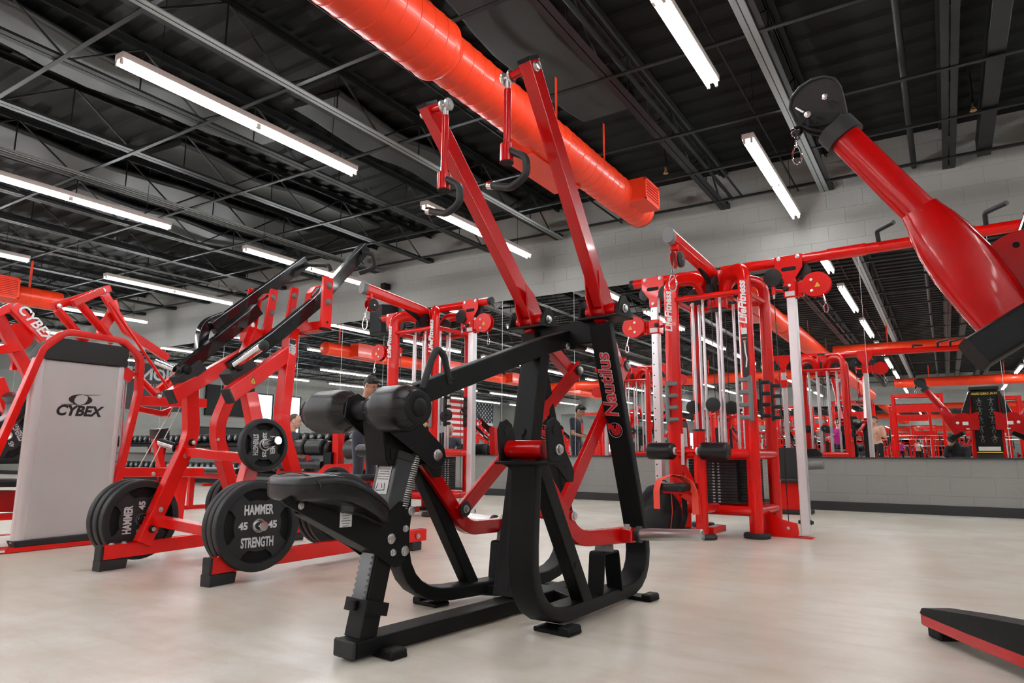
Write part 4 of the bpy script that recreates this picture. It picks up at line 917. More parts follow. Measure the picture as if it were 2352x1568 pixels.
def tower(name, label, loc, rot, right_beam=True, group=None, low=None):
    T = empty(name, label, 'exercise machine', loc, rot, group)
    hx, hy = .32, .275; H = 2.14
    posts = {(-1, -1): (-hx, -hy), (1, -1): (hx, -hy), (-1, 1): (-hx, hy), (1, 1): (hx, hy)}
    # front posts: flat oval tube curving back over the top to the hub
    for (sx, sy), (x, y) in posts.items():
        z0 = .04; hub = (x*.15, y*.12, H-.02 if sy < 0 else H-.02)
        pts = [(x, y, z0), (x, y, H+.02), (x*.42, y*.42, H+.035), (x*.2, y*.2, H-.14)]
        wd, h = (.085, .125) if sy < 0 else (.075, .10)
        n = Vector((-y, x, 0)).normalized()
        m_ = MB().sweep(fillet(pts, [0, .17, .12, 0]), oval(wd, h, 16), n)
        for z in (1.02, .86, .42): bolt(m_, (x+.045*sx, y, z), (sx, 0, 0), .009, .008, 1)
        p = m_.build('post', [RED, STL], T)
        MB().lathe([(0, 0), (.098, 0), (.102, .02), (.095, .038), (0, .04)], (x, y, .001), (0, 0, 1), 28).build('rubber_foot', DKG, p)
    lab_ = MB()
    for sx in (-1, 1):
        x, y = sx*hx, -hy
        lab_.text('LifeFitness', (x, y-.067, 1.86), (0, 0, 1), (-1, 0, 0), .085, .001, fat=.003, shear=.3)
    lab_.build('lettering', WHT, T)
    x, y = hx, -hy; m_ = MB().box((x, y-.066, 1.42), (.050, .004, .36), bev=.001).box((x, y-.0665, 1.625), (.044, .004, .05), mi=1, bev=.0005)
    m_.ball((x, y-.0685, 1.54), .012, 8, mi=2, sc=(1, .08, 1)).tube([(x, y-.069, 1.53), (x+.004, y-.069, 1.45), (x+.012, y-.069, 1.40), (x+.004, y-.069, 1.33)], .006, seg=5, mi=1).box((x, y-.0685, 1.57), (.04, .002, .006), mi=2, bev=0)
    m_.build('placard', [BPR, LAB, SKIN], T)
    # toothed handle hooks
    for sx in (-1, 1):
        x, y = sx*hx, -hy; m_ = MB()
        m_.box((x+.030*sx, y-.078, 1.08), (.035, .028, .36), bev=.008)
        for k in range(4): m_.box((x-.02*sx, y-.08, .93+.10*k), (.085, .03, .035), bev=.008)
        m_.build('accessory_hook', GALV, T)
    for sy in (-1, 1):
        m_ = MB()
        for k in range(4): m_.box((hx+.09, sy*.16, .95+.09*k), (.08, .03, .03), bev=.006)
        m_.box((hx+.055, sy*.16, 1.085), (.02, .05, .33), bev=.006); m_.build('accessory_hook', DKG, T)
    # frame rings
    for z, r_ in ((H-.17, .024), (.645, .042), (.20, .038)):
        for a, b in (((-hx, -hy), (hx, -hy)), ((hx, -hy), (hx, hy)), ((hx, hy), (-hx, hy)), ((-hx, hy), (-hx, -hy))):
            MB().tube([(*a, z), (*b, z)], r_, seg=14).build('frame_rail', RED, T)
    MB().cyl((0, -.02, H-.24), (0, -.02, H+.09), .085, 28).build('hub_drum', RED, T); MB().cyl((0, -.02, H-.25), (0, -.02, H-.24), .080, 28).cyl((0, -.02, H+.09), (0, -.02, H+.12), .07, 28).build('hub_cap', DKG, T)
    # guide rods and stacks on the four sides
    for (ax, sg) in (('y', -1), ('y', 1), ('x', 1), ('x', -1)):
        c = Vector((0, sg*(hy-.10), 0)) if ax == 'y' else Vector((sg*(hx-.115), 0, 0)); dd = Vector((1, 0, 0)) if ax == 'y' else Vector((0, 1, 0))
        o_ = Vector((0, sg, 0)) if ax == 'y' else Vector((sg, 0, 0)); off = Vector((.0, 0, 0)) if ax == 'y' else Vector((0, 0, 0))
        sw_ = .34 if ax == 'y' else .29
        for s in (-1, 1): MB().tube([c+dd*s*.075+Vector((0, 0, .25)), c+dd*s*.075+Vector((0, 0, H-.17))], .0125, seg=12).build('guide_rod', ROD, T)
        st_ = MB(); n = 15; z = .25
        for k in range(n):
            hgt = .0235; sz = (sw_, .125, hgt-.002) if ax == 'y' else (.125, sw_, hgt-.002); st_.box(c+Vector((0, 0, z+hgt/2)), sz, bev=.002); z += hgt
        s0 = st_.build('weight_stack', STAK, T)
        MB().box(c+Vector((0, 0, z+.02)), (.20, .10, .03) if ax == 'y' else (.10, .20, .03)).cyl(c+Vector((0, 0, z)), c+Vector((0, 0, z+.26)), .012).build('stack_head', DKG, T)
        lt = MB(); uu = Vector((1, 0, 0))*(1 if sg < 0 else -1) if ax == 'y' else Vector((0, 1, 0))*sg
        for k in range(n-1):
            zz = .25+.0235*(n-2-k)+.0118; num = str(20+20*k) if k else '10'
            for s in (-1, 1): lt.text(num, c+o_*.0632+uu*s*.022+Vector((0, 0, zz)), uu, (0, 0, 1), .014, .0006, fat=.0004)
        lt.build('stack_numbers', LAB, s0)
        disc_ = MB()
        for k in range(n-1): disc_.lathe([(0, 0), (.004, 0), (0, .0004)], c+o_*.0632+Vector((0, 0, .25+.0235*k+.0118)), o_, 8)
        disc_.build('pin_hole', MBLK, s0)
        MB().tube([c+Vector((0, 0, .95)), c+Vector((0, 0, H-.12))], .0035, seg=5).build('cable', CABLE, T)
        pulley('pulley', c+Vector((0, 0, H-.10)), dd if ax == 'y' else dd, .075, T)
        pulley('pulley', c+o_*.06+Vector((0, 0, 1.05)), dd if ax == 'x' else Vector((0, 1, 0)), .06, T)
    # beam across the top with a column at each end
    xb0, xb1 = (-.80, 2.35) if right_beam else (-.80, .86)
    m_ = MB().tube([(xb0, -.02, 2.235), (xb1, -.02, 2.235)], .042, seg=18).tube([(.92, -.02, 2.235), (1.20, -.02, 2.235)], .048, seg=18) if right_beam else MB().tube([(xb0, -.02, 2.235), (xb1, -.02, 2.235)], .042, seg=18)
    bm = m_.build('cross_beam', RED, T)
    MB().cyl((xb0-.03, -.02, 2.235), (xb0+.01, -.02, 2.235), .043, 18).build('beam_cap', DKG, bm)
    if not right_beam: MB().cyl((xb1-.01, -.02, 2.235), (xb1+.03, -.02, 2.235), .043, 18).build('beam_cap', DKG, bm)
    for s, x in ((-1, -.585), (1, .625)):
        top_bracket(T, x, -.02, 2.22); column(T, x, -.02, 2.08, 1.80 if s < 0 else 1.98, s, holes=(s < 0))
        pulley('pulley', (x-.13*s, -.06, 2.10), (0, 1, 0), .075, T); pulley('pulley', (x+.10*s, -.02, 2.13), (.3, 1, 0), .065, T)
        # sheet foot joining tower and column
        poly = [(.0, .20), (.10, .13), (.20, .105), (.235, .10), (.245, .02), (.235, .0), (-.04, .0), (-.04, .20)]
        m_ = MB().prism([(px*s, pz) for px, pz in poly][::(1 if s > 0 else -1)], (s*.335, -.055, .012), (1, 0, 0), (0, 0, 1), .006).box((s*.48, -.03, .006), (.40, .10, .008), bev=.001); bolt(m_, (s*.50, -.062, .07), (0, -1, 0), .010, .008, 1); m_.build('foot_plate', [RED, STL], T)
    if right_beam:
        for x, l_ in ((1.30, -1), (1.62, 1), (1.78, 1), (1.98, -1)):
            for yy in ((.03, .24) if l_ > 0 else (-.07, -.26),): MB().tube([(x, yy[0]-.02, 2.26), (x+.0, yy[0]*2, 2.33), (x+.13, yy[1], 2.34)], .017, bend=.03).build('chin_grip', RUB, bm)
    # lat pull-down arm reaching out over the seat
    arm = MB().sweep(fillet([(0, .0, 1.98), (0, -.08, 2.20), (-.01, -.98, 2.305)], [0, .22, 0]), oval(.085, .125, 16), (1, 0, 0)).build('pulldown_arm', RED, T)
    MB().sweep([(-.01, -.975, 2.304), (-.01, -1.03, 2.31)], oval(.088, .128, 16), (1, 0, 0)).build('arm_cap', GALV, arm)
    m_ = MB().cyl((-.03, -.93, 2.225), (.03, -.93, 2.225), .02).box((0, -.93, 2.235), (.05, .04, .05))
    for s in (-1, 1): kidney(m_, Vector((.024*s, -.90, 2.14)), .072, (1, 0, 0), (0, 0, 1), .004)
    m_.build('pulley_bracket', RED, arm); pulley('pulley', (.030, -.90, 2.14), (1, 0, 0), .064, arm)
    m_ = MB().tube([(0, -.95, 2.12), (-.012, -.965, 2.03)], .004, seg=6); carabiner(m_, (-.012, -.965, 2.02), 1.6, (1, .3, 0)); m_.build('snap_hook', CHR, arm)
    MB().bar([(-.002, -.42, 2.20), (-.002, -.22, 2.12), (-.002, -.13, 1.97)], .03, .05, (1, 0, 0), bend=.1).build('cable_channel', MBLK, arm); pulley('pulley', (.03, -.13, 2.10), (1, 0, 0), .08, arm)
    # seat station
    sp_ = MB().sweep([(0, -.58, .03), (0, -.575, .82)], oval(.085, .11, 16), (1, 0, 0)); sp_.bar([(.0, -.60, .10), (-.0, -.66, .34)], .05, .05, (1, 0, 0)); sp_ = sp_.build('seat_post', RED, T)
    MB().sweep([(0, -.5765, .82), (0, -.5765, .835)], oval(.088, .113, 16), (1, 0, 0)).build('post_cap', DKG, sp_)
    MB().lathe([(0, 0), (.105, 0), (.110, .018), (.10, .036), (0, .038)], (0, -.58, .001), (0, 0, 1), 28).build('rubber_foot', DKG, sp_)
    MB().tube([(0, -.57, .22), (0, -.26, .22)], .036, seg=14).build('floor_rail', RED, T)
    MB().tube([(-.22, -.64, .665), (.14, -.64, .665)], .019, seg=14).bar([(-.10, -.62, .70), (-.12, -.62, .55), (-.06, -.60, .42)], .05, .012, (1, 0, 0)).build('roller_bar', RED, T)
    m_ = MB().bar([(-.10, -.66, .80), (-.105, -.66, .56)], .03, .008, (1, 0, 0)); m_.build('adjuster_plate', STL, T)
    for s, x0 in ((-1, -.185), (1, .015)):
        MB().lathe([(.02, 0), (.058, .0), (.066, .012), (.068, .03), (.068, .195), (.064, .212), (.05, .22), (0, .222)] if True else [], (x0 if s < 0 else x0+.02, -.64, .665), (s, 0, 0), 28).build('thigh_roller', PAD, T)
        MB().cyl((x0+.0*s, -.64, .665), (x0-.016*s, -.64, .665), .03, 16).build('collar', LAB, T)
    ol_ = [(.13*math.cos(a)*(1 if abs(math.cos(a)) < .7 else 1)+0, -.76+.16*math.sin(a)) for a in [2*PI*k/28 for k in range(28)]]
    ol_ = [(x_+.0, y_) for x_, y_ in rr_outline(.25, .31, .06, (-.12, -.76))]
    pad_mesh(ol_, lambda u: .425, .055).build('seat_pad', PAD, T); MB().box((-.12, -.74, .358), (.16, .22, .02)).bar([(-.10, -.72, .35), (-.0, -.60, .26)], .06, .05, (0, 1, 0)).build('seat_support', RED, T)
    MB().box((.0, -.30, .05), (.08, .28, .05)).build('low_pulley_box', RED, T)
    return T
def rr_outline(w_, h, r, c=(0, 0), seg=4): return [(x+c[0], y+c[1]) for x, y in rrect(w_, h, r, seg)]
T1 = tower('cable_tower', 'tall red multi-station cable tower at right with seat rollers and a crossover beam', (-1.60, 5.935, 0), -4)
T2 = tower('cable_tower', 'tall red multi-station cable tower behind the thigh rollers at centre left', (-4.82, 5.93, 0), -5, right_beam=False)
# strap and backpack at the first tower's seat
E1 = Matrix.Translation((-1.60, 5.935, 0)) @ Matrix.Rotation(math.radians(-4), 4, 'Z')
def strip(pts, wd, th, n, m_, name): return MB().bar([E1 @ Vector(p) for p in pts], wd, th, n, bend=.03, r=.001).build(name, m_)
mb = MB()
mb.sweep(fillet([E1 @ Vector(p) for p in [(-.215, -.925, .235), (-.215, -.925, .37), (-.20, -.915, .445), (-.13, -.86, .485), (-.06, -.82, .47), (.005, -.80, .43), (.035, -.80, .36), (.045, -.82, .20)]], .05), rrect(.06, .004, .001, 1), (.9, -.35, .1))
tag(mb.build('lifting_strap', STRAP), 'bright red strap draped over the small black seat of the right tower', 'strap')
bp = empty('backpack', 'black backpack with thin red trim on the floor under the right tower seat', 'backpack', tuple(E1 @ Vector((-.34, -.56, 0))), -8)
bm_ = bpy.data.meshes.new('bag_body'); 
def blobmesh(name, items, m_, parent, vox=.008, smooth=3, label=None):
    mb = MB()
    for it in items:
        if it[0] == 'e':
            c, r = it[1], it[2]; b = len(mb.v); mb.ball((0, 0, 0), 1, 16); R = it[3] if len(it) > 3 else Matrix.Identity(3)
            for i in range(b, len(mb.v)): v = mb.v[i]; mb.v[i] = R @ Vector((v.x*r[0], v.y*r[1], v.z*r[2]))+Vector(c)
        elif it[0] == 'c':
            p0, r0, p1, r1 = Vector(it[1]), it[2], Vector(it[3]), it[4]; L = (p1-p0).length; prof = []
            for k in range(5): a = PI/2*k/4; prof.append((r0*math.sin(a), -r0*math.cos(a)))
            for k in range(5): a = PI/2*k/4; prof.append((r1*math.cos(a), L+r1*math.sin(a)))
            mb.lathe(prof, p0, p1-p0 if L > 1e-5 else (0, 0, 1), 14)
        elif it[0] == 'b': mb.box(it[1], it[2], it[3] if len(it) > 3 else None, bev=it[4] if len(it) > 4 else .02)
    o = mb.build(name, m_, parent, label)
    for md in list(o.modifiers): o.modifiers.remove(md)
    r = o.modifiers.new('surface', 'REMESH'); r.mode = 'VOXEL'; r.voxel_size = vox; r.use_smooth_shade = True
    s = o.modifiers.new('smooth', 'SMOOTH'); s.factor = .5; s.iterations = smooth
    return o
blobmesh('bag_body', [('e', (0, 0, .17), (.17, .12, .19)), ('b', (0, 0, .15), (.29, .18, .28), None, .07), ('e', (0, -.10, .13), (.13, .07, .11)), ('e', (-.02, .0, .35), (.12, .08, .05)), ('e', (-.10, -.03, .30), (.05, .07, .06))], BCLO, bp, .01)
mb = MB()
for s in (-1, 1): mb.bar([(s*.08, .09, .36), (s*.10, .20, .30), (s*.10, .21, .14), (s*.11, .11, .05)], .045, .012, (1, 0, 0), bend=.06)
mb.bar([(-.05, .02, .39), (-.03, .02, .43), (.03, .02, .43), (.05, .02, .39)], .02, .008, (0, 1, 0), bend=.02)
mb.bar([(-.155, -.06, .34), (-.19, -.05, .22), (-.16, -.04, .08)], .04, .01, (0, 1, 0), bend=.06).build('shoulder_strap', BCLO, bp)
mb = MB()
for s in (-1, 1): mb.tube([(s*.125, -.10, .06), (s*.135, -.08, .20), (s*.12, -.06, .34)], .003, seg=5)
for z in (.10, .18, .27): mb.ball((-.168, -.075, z), .006, 8)
mb.build('red_trim', STRAP, bp)
# ================================================================ DUAL CABLE CROSS (right edge)
G = empty('dual_cable_machine', 'red and black dual cable machine at the right edge, one arm reaching up left', 'exercise machine', (.66, 2.8, 0))
GO = Vector((.66, 2.8, 0))
def gw(px, py, Y=2.8): return W(px, py, Y=Y)-GO
def loft(secs, n=None, seg=20):
    """secs: (centre, width along n, height) swept with changing oval"""
    mb = MB(); vs = []; N = len(secs); n = Vector(n)
    for i, (c, wd, h) in enumerate(secs):
        c = Vector(c); t = (Vector(secs[min(i+1, N-1)][0])-Vector(secs[max(i-1, 0)][0])).normalized(); e1 = (n-t*n.dot(t)).normalized(); e2 = t.cross(e1)
        for k in range(seg):
            a = 2*PI*k/seg; ca, sa = math.cos(a), math.sin(a); f = lambda q: math.copysign(abs(q)**.42, q)
            vs.append(c+e1*(wd/2*f(ca))+e2*(h/2*f(sa)))
    fs = [(i*seg+j, i*seg+(j+1) % seg, (i+1)*seg+(j+1) % seg, (i+1)*seg+j) for i in range(N-1) for j in range(seg)]
    fs += [tuple(range(seg))[::-1], tuple((N-1)*seg+j for j in range(seg))]
    return mb.add(vs, fs)
def cross_arm(s):
    mx = lambda p: Vector((p[0]*s, p[1], p[2]))
    neck, seam, end = gw(1935, 312), gw(2118, 492), gw(2330, 760)
    ar = MB().sweep([mx(seam+(seam-neck)*.15), mx(neck)], oval(.095, .118, 20), (0, 1, 0)).build('swing_arm', CRIM, G)
    d = (end-seam)
    secs = [(mx(seam+d*t), w_, h) for t, w_, h in ((-.03, .100, .124), (.02, .110, .132), (.12, .13, .160), (.25, .14, .185), (.45, .14, .202), (.7, .13, .195), (1.0, .12, .17))]
    f = loft(secs, (0, 1, 0)).build('arm_fairing', CRIM, ar)
    w_ = MB()
    for k in range(16):
        a = 2*PI*k/16; t = (neck-seam).normalized(); e2 = t.cross(Vector((0, 1, 0))); w_.ball(mx(seam+Vector((0, 1, 0))*(.049*math.cos(a))+e2*(.060*math.sin(a))), .006, 6)
    w_.build('weld_bead', CRIM, ar)
    dn = (neck-seam).normalized(); MB().sweep([mx(neck-dn*.02), mx(neck+dn*.045)], oval(.125, .150, 20), (0, 1, 0)).build('collar', DKG, ar)
    MB().cyl(mx(gw(1955, 300)), mx(gw(1922, 272, 2.78)), .028, 20).build('swivel_stub', DKG, ar)
    # heart shaped pulley guard, two plates with a rolled rim
    out = [(1815, 250), (1818, 225), (1838, 200), (1865, 183), (1893, 176), (1915, 180), (1930, 200), (1939, 240), (1944, 280), (1925, 299), (1890, 300), (1858, 294), (1830, 280)]
    P3 = [gw(x, y, 2.76+.04*((y-240)/60)) for x, y in out]; P3 = fillet(P3+[P3[0]], .02, 3)[:-1]
    c = sum(P3, Vector())/len(P3); nrm = Vector((0, -1, 0))
    for off, nm in ((-.0, 'pulley_guard'), (.055, 'pulley_guard')):
        mb = MB(); vs = [mx(c+Vector((0, off, 0)))]+[mx(p+Vector((0, off, 0))) for p in P3]+[mx(c+Vector((0, off+.004, 0)))]+[mx(p+Vector((0, off+.004, 0))) for p in P3]; n = len(P3)
        fs = [(0, 1+i, 1+(i+1) % n) for i in range(n)]+[(n+1, n+2+(i+1) % n, n+2+i) for i in range(n)]+[(1+i, n+2+i, n+2+(i+1) % n, 1+(i+1) % n) for i in range(n)]
        mb.add(vs, fs); mb.sweep([mx(p+Vector((0, off, 0))) for p in P3], circ(.0065, 8), closed=True)
        if off == 0:
            for (bx, by) in ((1895, 222), (1855, 263)):
                b = mx(gw(bx, by, 2.753)); bolt(mb, b, (0, -1, 0), .010, .010, 1)
                for k in range(5):
                    a = math.radians(100-42*k if by < 240 else 190+38*k); dd = Vector((math.cos(a)*s, 0, math.sin(a))); sd = Vector((dd.z, 0, -dd.x))
                    q = b+Vector((0, .001, 0)); mb.add([q+dd*.018-sd*.004, q+dd*.052-sd*.004, q+dd*.052+sd*.004, q+dd*.018+sd*.004], [(0, 1, 2, 3)], 2)
                for k in (-1, 1):
                    dd = Vector((.72*s, 0, -.69)); q = b+Vector((0, .0005, 0))
                    mb.add([q+dd*.06*k-Vector((.0025, 0, .0025)), q+dd*.02*k-Vector((.0025, 0, .0025)), q+dd*.02*k+Vector((.0025, 0, .0025)), q+dd*.06*k+Vector((.0025, 0, .0025))], [(0, 1, 2, 3)], 1 if k < 0 else 2)
        mb.build(nm, [DKG, STL, MBLK], ar)
    MB().lathe([(0, -.015), (.075, -.015), (.085, -.012), (.075, 0), (.085, .012), (.075, .015), (0, .015)], mx(c+Vector((0, .028, 0))), (0, 1, 0), 30).build('pulley', MBLK, ar)
    b = mx(gw(1830, 303, 2.79)); MB().ball(b, .0235, 18).cyl(b+Vector((0, 0, .01)), b+Vector((0, 0, -.035)), .009, 10).build('stop_ball', GBLK, ar)
    m_ = MB(); carabiner(m_, mx(gw(1829, 332, 2.79)), .95, (1, .25, 0)); m_.build('snap_hook', CHR, ar)
    # pivot housing plate
    poly = [(.17*math.cos(a), .17*math.sin(a)) for a in [math.radians(55+250*k/22) for k in range(23)]]+[(.24, -.14), (.24, .19)]
    if s < 0: poly = [(-x, z) for x, z in poly][::-1]
    o = mx(Vector((-.36, .045, 1.24)))
    h = MB().prism(poly, o, (1, 0, 0), (0, 0, 1), -.012 if False else .012, bev=.002).prism(poly, o+Vector((0, .10, 0)), (1, 0, 0), (0, 0, 1), .012, bev=.002)
    for (hx_, hy_) in ((2271, 608), (2334, 562), (2300, 668)): q = mx(gw(hx_, hy_, 2.832)); h.lathe([(0, 0), (.011, 0), (.011, .001), (0, .001)], q, (0, -1, 0), 14, 1)
    q = mx(Vector((-.30, .148, 1.24))); bolt(h, mx(Vector((-.45, .158, 1.23))), (0, 1, 0), .02, .02, 2)
    h.box(mx(Vector((-.33, .159, 1.22))), (.09, .002, .06), mi=2, bev=0).box(mx(Vector((-.30, .159, 1.12))), (.05, .002, .02), mi=2, bev=0); h.build('pivot_housing', [CRIM, MBLK, LAB], G)
    MB().bar([mx(gw(2236, 815, 2.55)), mx(gw(2400, 716, 2.62))], .10, .105, (0, 1, 0), r=.018).build('counter_handle', BLK, G)
    # cable shroud from the pivot to the head
    MB().tube([mx(Vector((-.385, .06, 1.40))), mx(Vector((-.235, -.0, 1.80)))], .008, seg=8).build('shroud_edge', CHR, G)
    MB().add([mx(Vector((-.375, .05, 1.40))), mx(Vector((-.235, -.01, 1.80))), mx(Vector((-.22, -.3, 1.80))), mx(Vector((-.25, -.3, 1.35)))], [(0, 1, 2, 3)]).add([mx(Vector((-.375, .06, 1.40))), mx(Vector((-.235, .0, 1.80))), mx(Vector((-.20, .01, 1.80))), mx(Vector((-.25, .07, 1.38)))], [(0, 1, 2, 3)]).build('cable_shroud', MBLK, G)
    # base leg
    a = Vector((-.745, .21, 0)); e = Vector((-.05, -.88, 0)); dd = (e-a).normalized(); L = (e-a).length; sd = Vector((-dd.y, dd.x, 0))
    if s < 0: a = mx(a); dd = mx(dd); sd = Vector((-dd.y, dd.x, 0))
    wv = .11; zt_ = lambda t: .098+.21*t if t < .5 else .19
    vs = []; prof = [(0, .042, .094), (.012, .038, .098), (.25, .034, .128), (.6, .034, .165), (L, .034, .20)]
    mb = MB(); ms = MB()
    def slab(m, z0f, z1f, wd, x0=0):
        v = []
        for t, z0, z1 in prof:
            for q in (-wd/2, wd/2): v += [a+dd*(t+x0)+sd*q+Vector((0, 0, z0f(t, z0, z1))), a+dd*(t+x0)+sd*q*(.86 if z1f(0, 0, 1) > .9 else 1)+Vector((0, 0, z1f(t, z0, z1)))]
        n = len(prof); fs = [(0, 1, 3, 2), (4*n-4, 4*n-2, 4*n-1, 4*n-3)]
        for i in range(n-1):
            b = 4*i; fs += [(b, b+4, b+5, b+1), (b+2, b+3, b+7, b+6), (b+1, b+5, b+7, b+3), (b, b+2, b+6, b+4)]
        return m.add(v, fs)
    slab(mb, lambda t, z0, z1: z0+.036, lambda t, z0, z1: z1, wv); slab(mb, lambda t, z0, z1: z0, lambda t, z0, z1: z0+.036, wv-.006)
    lg = mb.build('base_leg', BLK, G); slab(ms, lambda t, z0, z1: z0+.002, lambda t, z0, z1: z0+.036, wv+.001, .006); ms.build('red_stripe', CRIM, lg)
    MB().box(a+dd*.045+Vector((0, 0, .018)), (.075, .075, .036), Matrix.Rotation(math.atan2(dd.y, dd.x), 3, 'Z'), .006).build('rubber_foot', MBLK, lg)
for s in (1, -1): cross_arm(s)
# central tower with its instruction board (faces the mirror)
mb = MB().box((0, -.22, .95), (.42, .30, 1.78), bev=.02).build('tower_shroud', MBLK, G)
MB().prism([(-.27, .03), (-.19, .03), (-.19, 1.84), (-.215, 1.84)], (0, -.03, 0), (1, 0, 0), (0, 0, 1), .04).build('side_rail', CRIM, G)
MB().prism([(.19, .03), (.27, .03), (.215, 1.84), (.19, 1.84)], (0, -.03, 0), (1, 0, 0), (0, 0, 1), .04).build('side_rail', CRIM, G)
MB().box((0, -.10, 1.86), (.46, .22, .06), bev=.01).build('top_cap', DKG, G)
MB().box((0, -.03, 1.26), (.40, .03, 1.12)).build('instruction_board', MBLK, G)
mb = MB().text('DUAL CABLE CROSS', (0, -.013, 1.76), (-1, 0, 0), (0, 0, 1), .052, .001, fat=.0015, sx=.82).box((0, -.012, .70), (.38, .004, .018), bev=0)
for r_ in range(5):
    for c_ in (-1, 1): mb.box((c_*.09, -.014, 1.545-.165*r_), (.06, .001, .003), bev=0)
mb.build('board_lettering', YEL, G)
mb = MB()
for r_ in range(5):
    for c_ in (-1, 1):
        x, z = c_*.09, 1.625-.165*r_; k = (r_*2+c_) % 5
        mb.ball((x, -.013, z+.045), .011, 8, sc=(1, .1, 1)).tube([(x, -.013, z+.03), (x+.004*k, -.013, z-.01)], .014, seg=6)
        for q in (-1, 1):
            mb.tube([(x, -.013, z+.028), (x+q*(.02+.006*k), -.013, z+.03-.01*k), (x+q*.05, -.013, z+.045-.015*k)], .0055, seg=5); mb.tube([(x, -.013, z-.012), (x+q*.018, -.013, z-.04), (x+q*(.015+.004*k), -.013, z-.065)], .007, seg=5)
mb.build('exercise_figures', GALV, G); MB().box((0, -.012, .765), (.33, .006, .075), bev=.002).build('notice_label', LAB, G)
MB().box((0, -.02, .36), (.40, .04, .62), bev=.01).build('lower_cover', DKG, G)
for s in (-1, 1): MB().box((s*.12, .004, .50), (.09, .02, .09)).build('hand_slot', GBLK, G)
# ================================================================ BACKGROUND BY THE WALL
# dumbbell rack: one long unit, dumbbells are things on it
RK = empty('dumbbell_rack', 'long two-tier black and red dumbbell rack below the mirrors at the left', 'rack', (-12.0, 8.30, 0))
for z, y in ((.80, .04), (.26, -.10)):
    mb = MB()
    for dy in (-.12, .12): mb.box((0, y+dy, z+(.02 if dy > 0 else -.02)), (8.6, .05, .05))
    mb.box((0, y, z-.045), (8.6, .28, .012)); mb.build('shelf', BLK, RK)
for x in (-4.28, -2.14, 0, 2.14, 4.28): MB().bar([(x, -.28, .02), (x, .30, .02)], .07, .04, (0, 0, 1)).bar([(x, .12, .02), (x, .20, .86)], .07, .05, (1, 0, 0)).bar([(x, -.24, .25), (x, .18, .28)], .06, .05, (0, 0, 1)).build('upright', RED, RK)
def dumbbell():
    r = empty('dumbbell', None, None)
    MB().tube([(0, -.08, 0), (0, .08, 0)], .015, seg=10).build('handle', STL, r)
    for s in (-1, 1):
        MB().lathe([(0, 0), (.055, 0), (.068, .012), (.070, .06), (.066, .085), (.05, .095), (0, .095)], (0, s*.06, 0), (0, s, 0), 14).build('head', RUB, r)
    t = MB()
    for k in (-1, 0, 1): t.box((k*.026, -.1562, 0), (.010, .001, .075-.02*abs(k)), Matrix.Rotation(.6, 3, 'Y'), 0)
    t.build('marking', LGR, r); return r
db = dumbbell(); first = True
for z, y in ((.916, .04), (.376, -.10)):
    for i in range(44):
        o = db if first else copy_tree(db); first = False
        o.location = (-16.1+.19*i, 8.30+y, z); o.rotation_euler = (0, random.uniform(-.7, .7), 0)
        tag(o, 'black rubber dumbbell with pale slashes on the %s shelf of the long rack' % ('upper' if z > .5 else 'lower'), 'dumbbell', 'dumbbells on the %s rack shelf' % ('upper' if z > .5 else 'lower'))
# seated leg machine behind the foreground seat
LM = empty('leg_curl_machine', 'red leg machine with long black padded bench and rollers behind the foreground seat', 'exercise machine', (-8.0, 6.95, 0))
LO = Vector((-8.0, 6.95, 0))
def lw(px, py, Y=6.95): return W(px, py, Y=Y)-LO
def lroll(p0, p1, r, m_=PAD): 
    a, b = Vector(p0), Vector(p1); L = (b-a).length; return MB().lathe([(0, 0), (r*.8, 0), (r, .02), (r, L-.02), (r*.8, L), (0, L)], a, b-a, 22).build('roller', m_, LM)
MB().bar([lw(636, 1066), lw(754, 1068)], .32, .115, (0, 1, 0), r=.04).build('bench_pad', PAD, LM)
MB().bar([lw(640, 1084), lw(800, 1092), lw(836, 1092)], .09, .06, (0, 1, 0)).build('bench_rail', DRED, LM)
m_ = MB().prism([(lw(a, b).x, lw(a, b).z) for a, b in ((752, 1088), (772, 1066), (834, 1064), (834, 1092), (760, 1096))][::-1], (0, -.2, 0), (1, 0, 0), (0, 0, 1), -.012 if False else .012); bolt(m_, lw(829, 1071, 6.73), (0, -1, 0), .026, .02, 1); bolt(m_, lw(829, 1083, 6.73), (0, -1, 0), .026, .02, 1); m_.build('side_plate', [RED, STL], LM)
MB().bar([lw(776, 1090), lw(778, 960)], .12, .12, (1, 0, 0)).build('tall_post', RED, LM)
MB().box(lw(758, 1053, 6.9), (.16, .12, .18)).build('adjuster_block', MBLK, LM)
for a, b, y, r in (((676, 1026), (706, 1026), 6.9, .115), ((710, 1027), (748, 1027), 6.9, .115), ((752, 1030), (764, 1030), 6.95, .11)): lroll(lw(*a, y), lw(*b, y), r)
MB().cyl(lw(748, 1027, 6.9), lw(751, 1027, 6.9), .035).build('roller_hub', STRAP, LM)
MB().bar([lw(710, 1058), lw(708, 1020)], .06, .06, (1, 0, 0)).build('roller_arm', RED, LM)
for a, b in (((801, 1032), (836, 1032)), ((866, 1034), (890, 1034))): lroll(lw(*a), lw(*b), .14, mat('grey_vinyl_%d' % a[0], (.035, .035, .037), .35))
MB().bar([lw(848, 1100), lw(852, 960)], .14, .12, (1, 0, 0)).build('black_post', BLK, LM)
MB().bar([lw(862, 1100), lw(860, 1000)], .05, .1, (1, 0, 0)).build('red_post', RED, LM)
m_ = MB().bar([lw(800, 1080, 6.7), lw(838, 1068, 6.7), lw(872, 1062, 6.7)], .05, .12, (0, 1, 0)); bolt(m_, lw(868, 1065, 6.66), (0, -1, 0), .03, .02, 1); m_.build('lever', [RED, STL], LM)
MB().bar([lw(806, 1080, 6.7), lw(838, 1104, 6.6)], .07, .1, (0, 1, 0)).build('foot_lever', RED, LM)
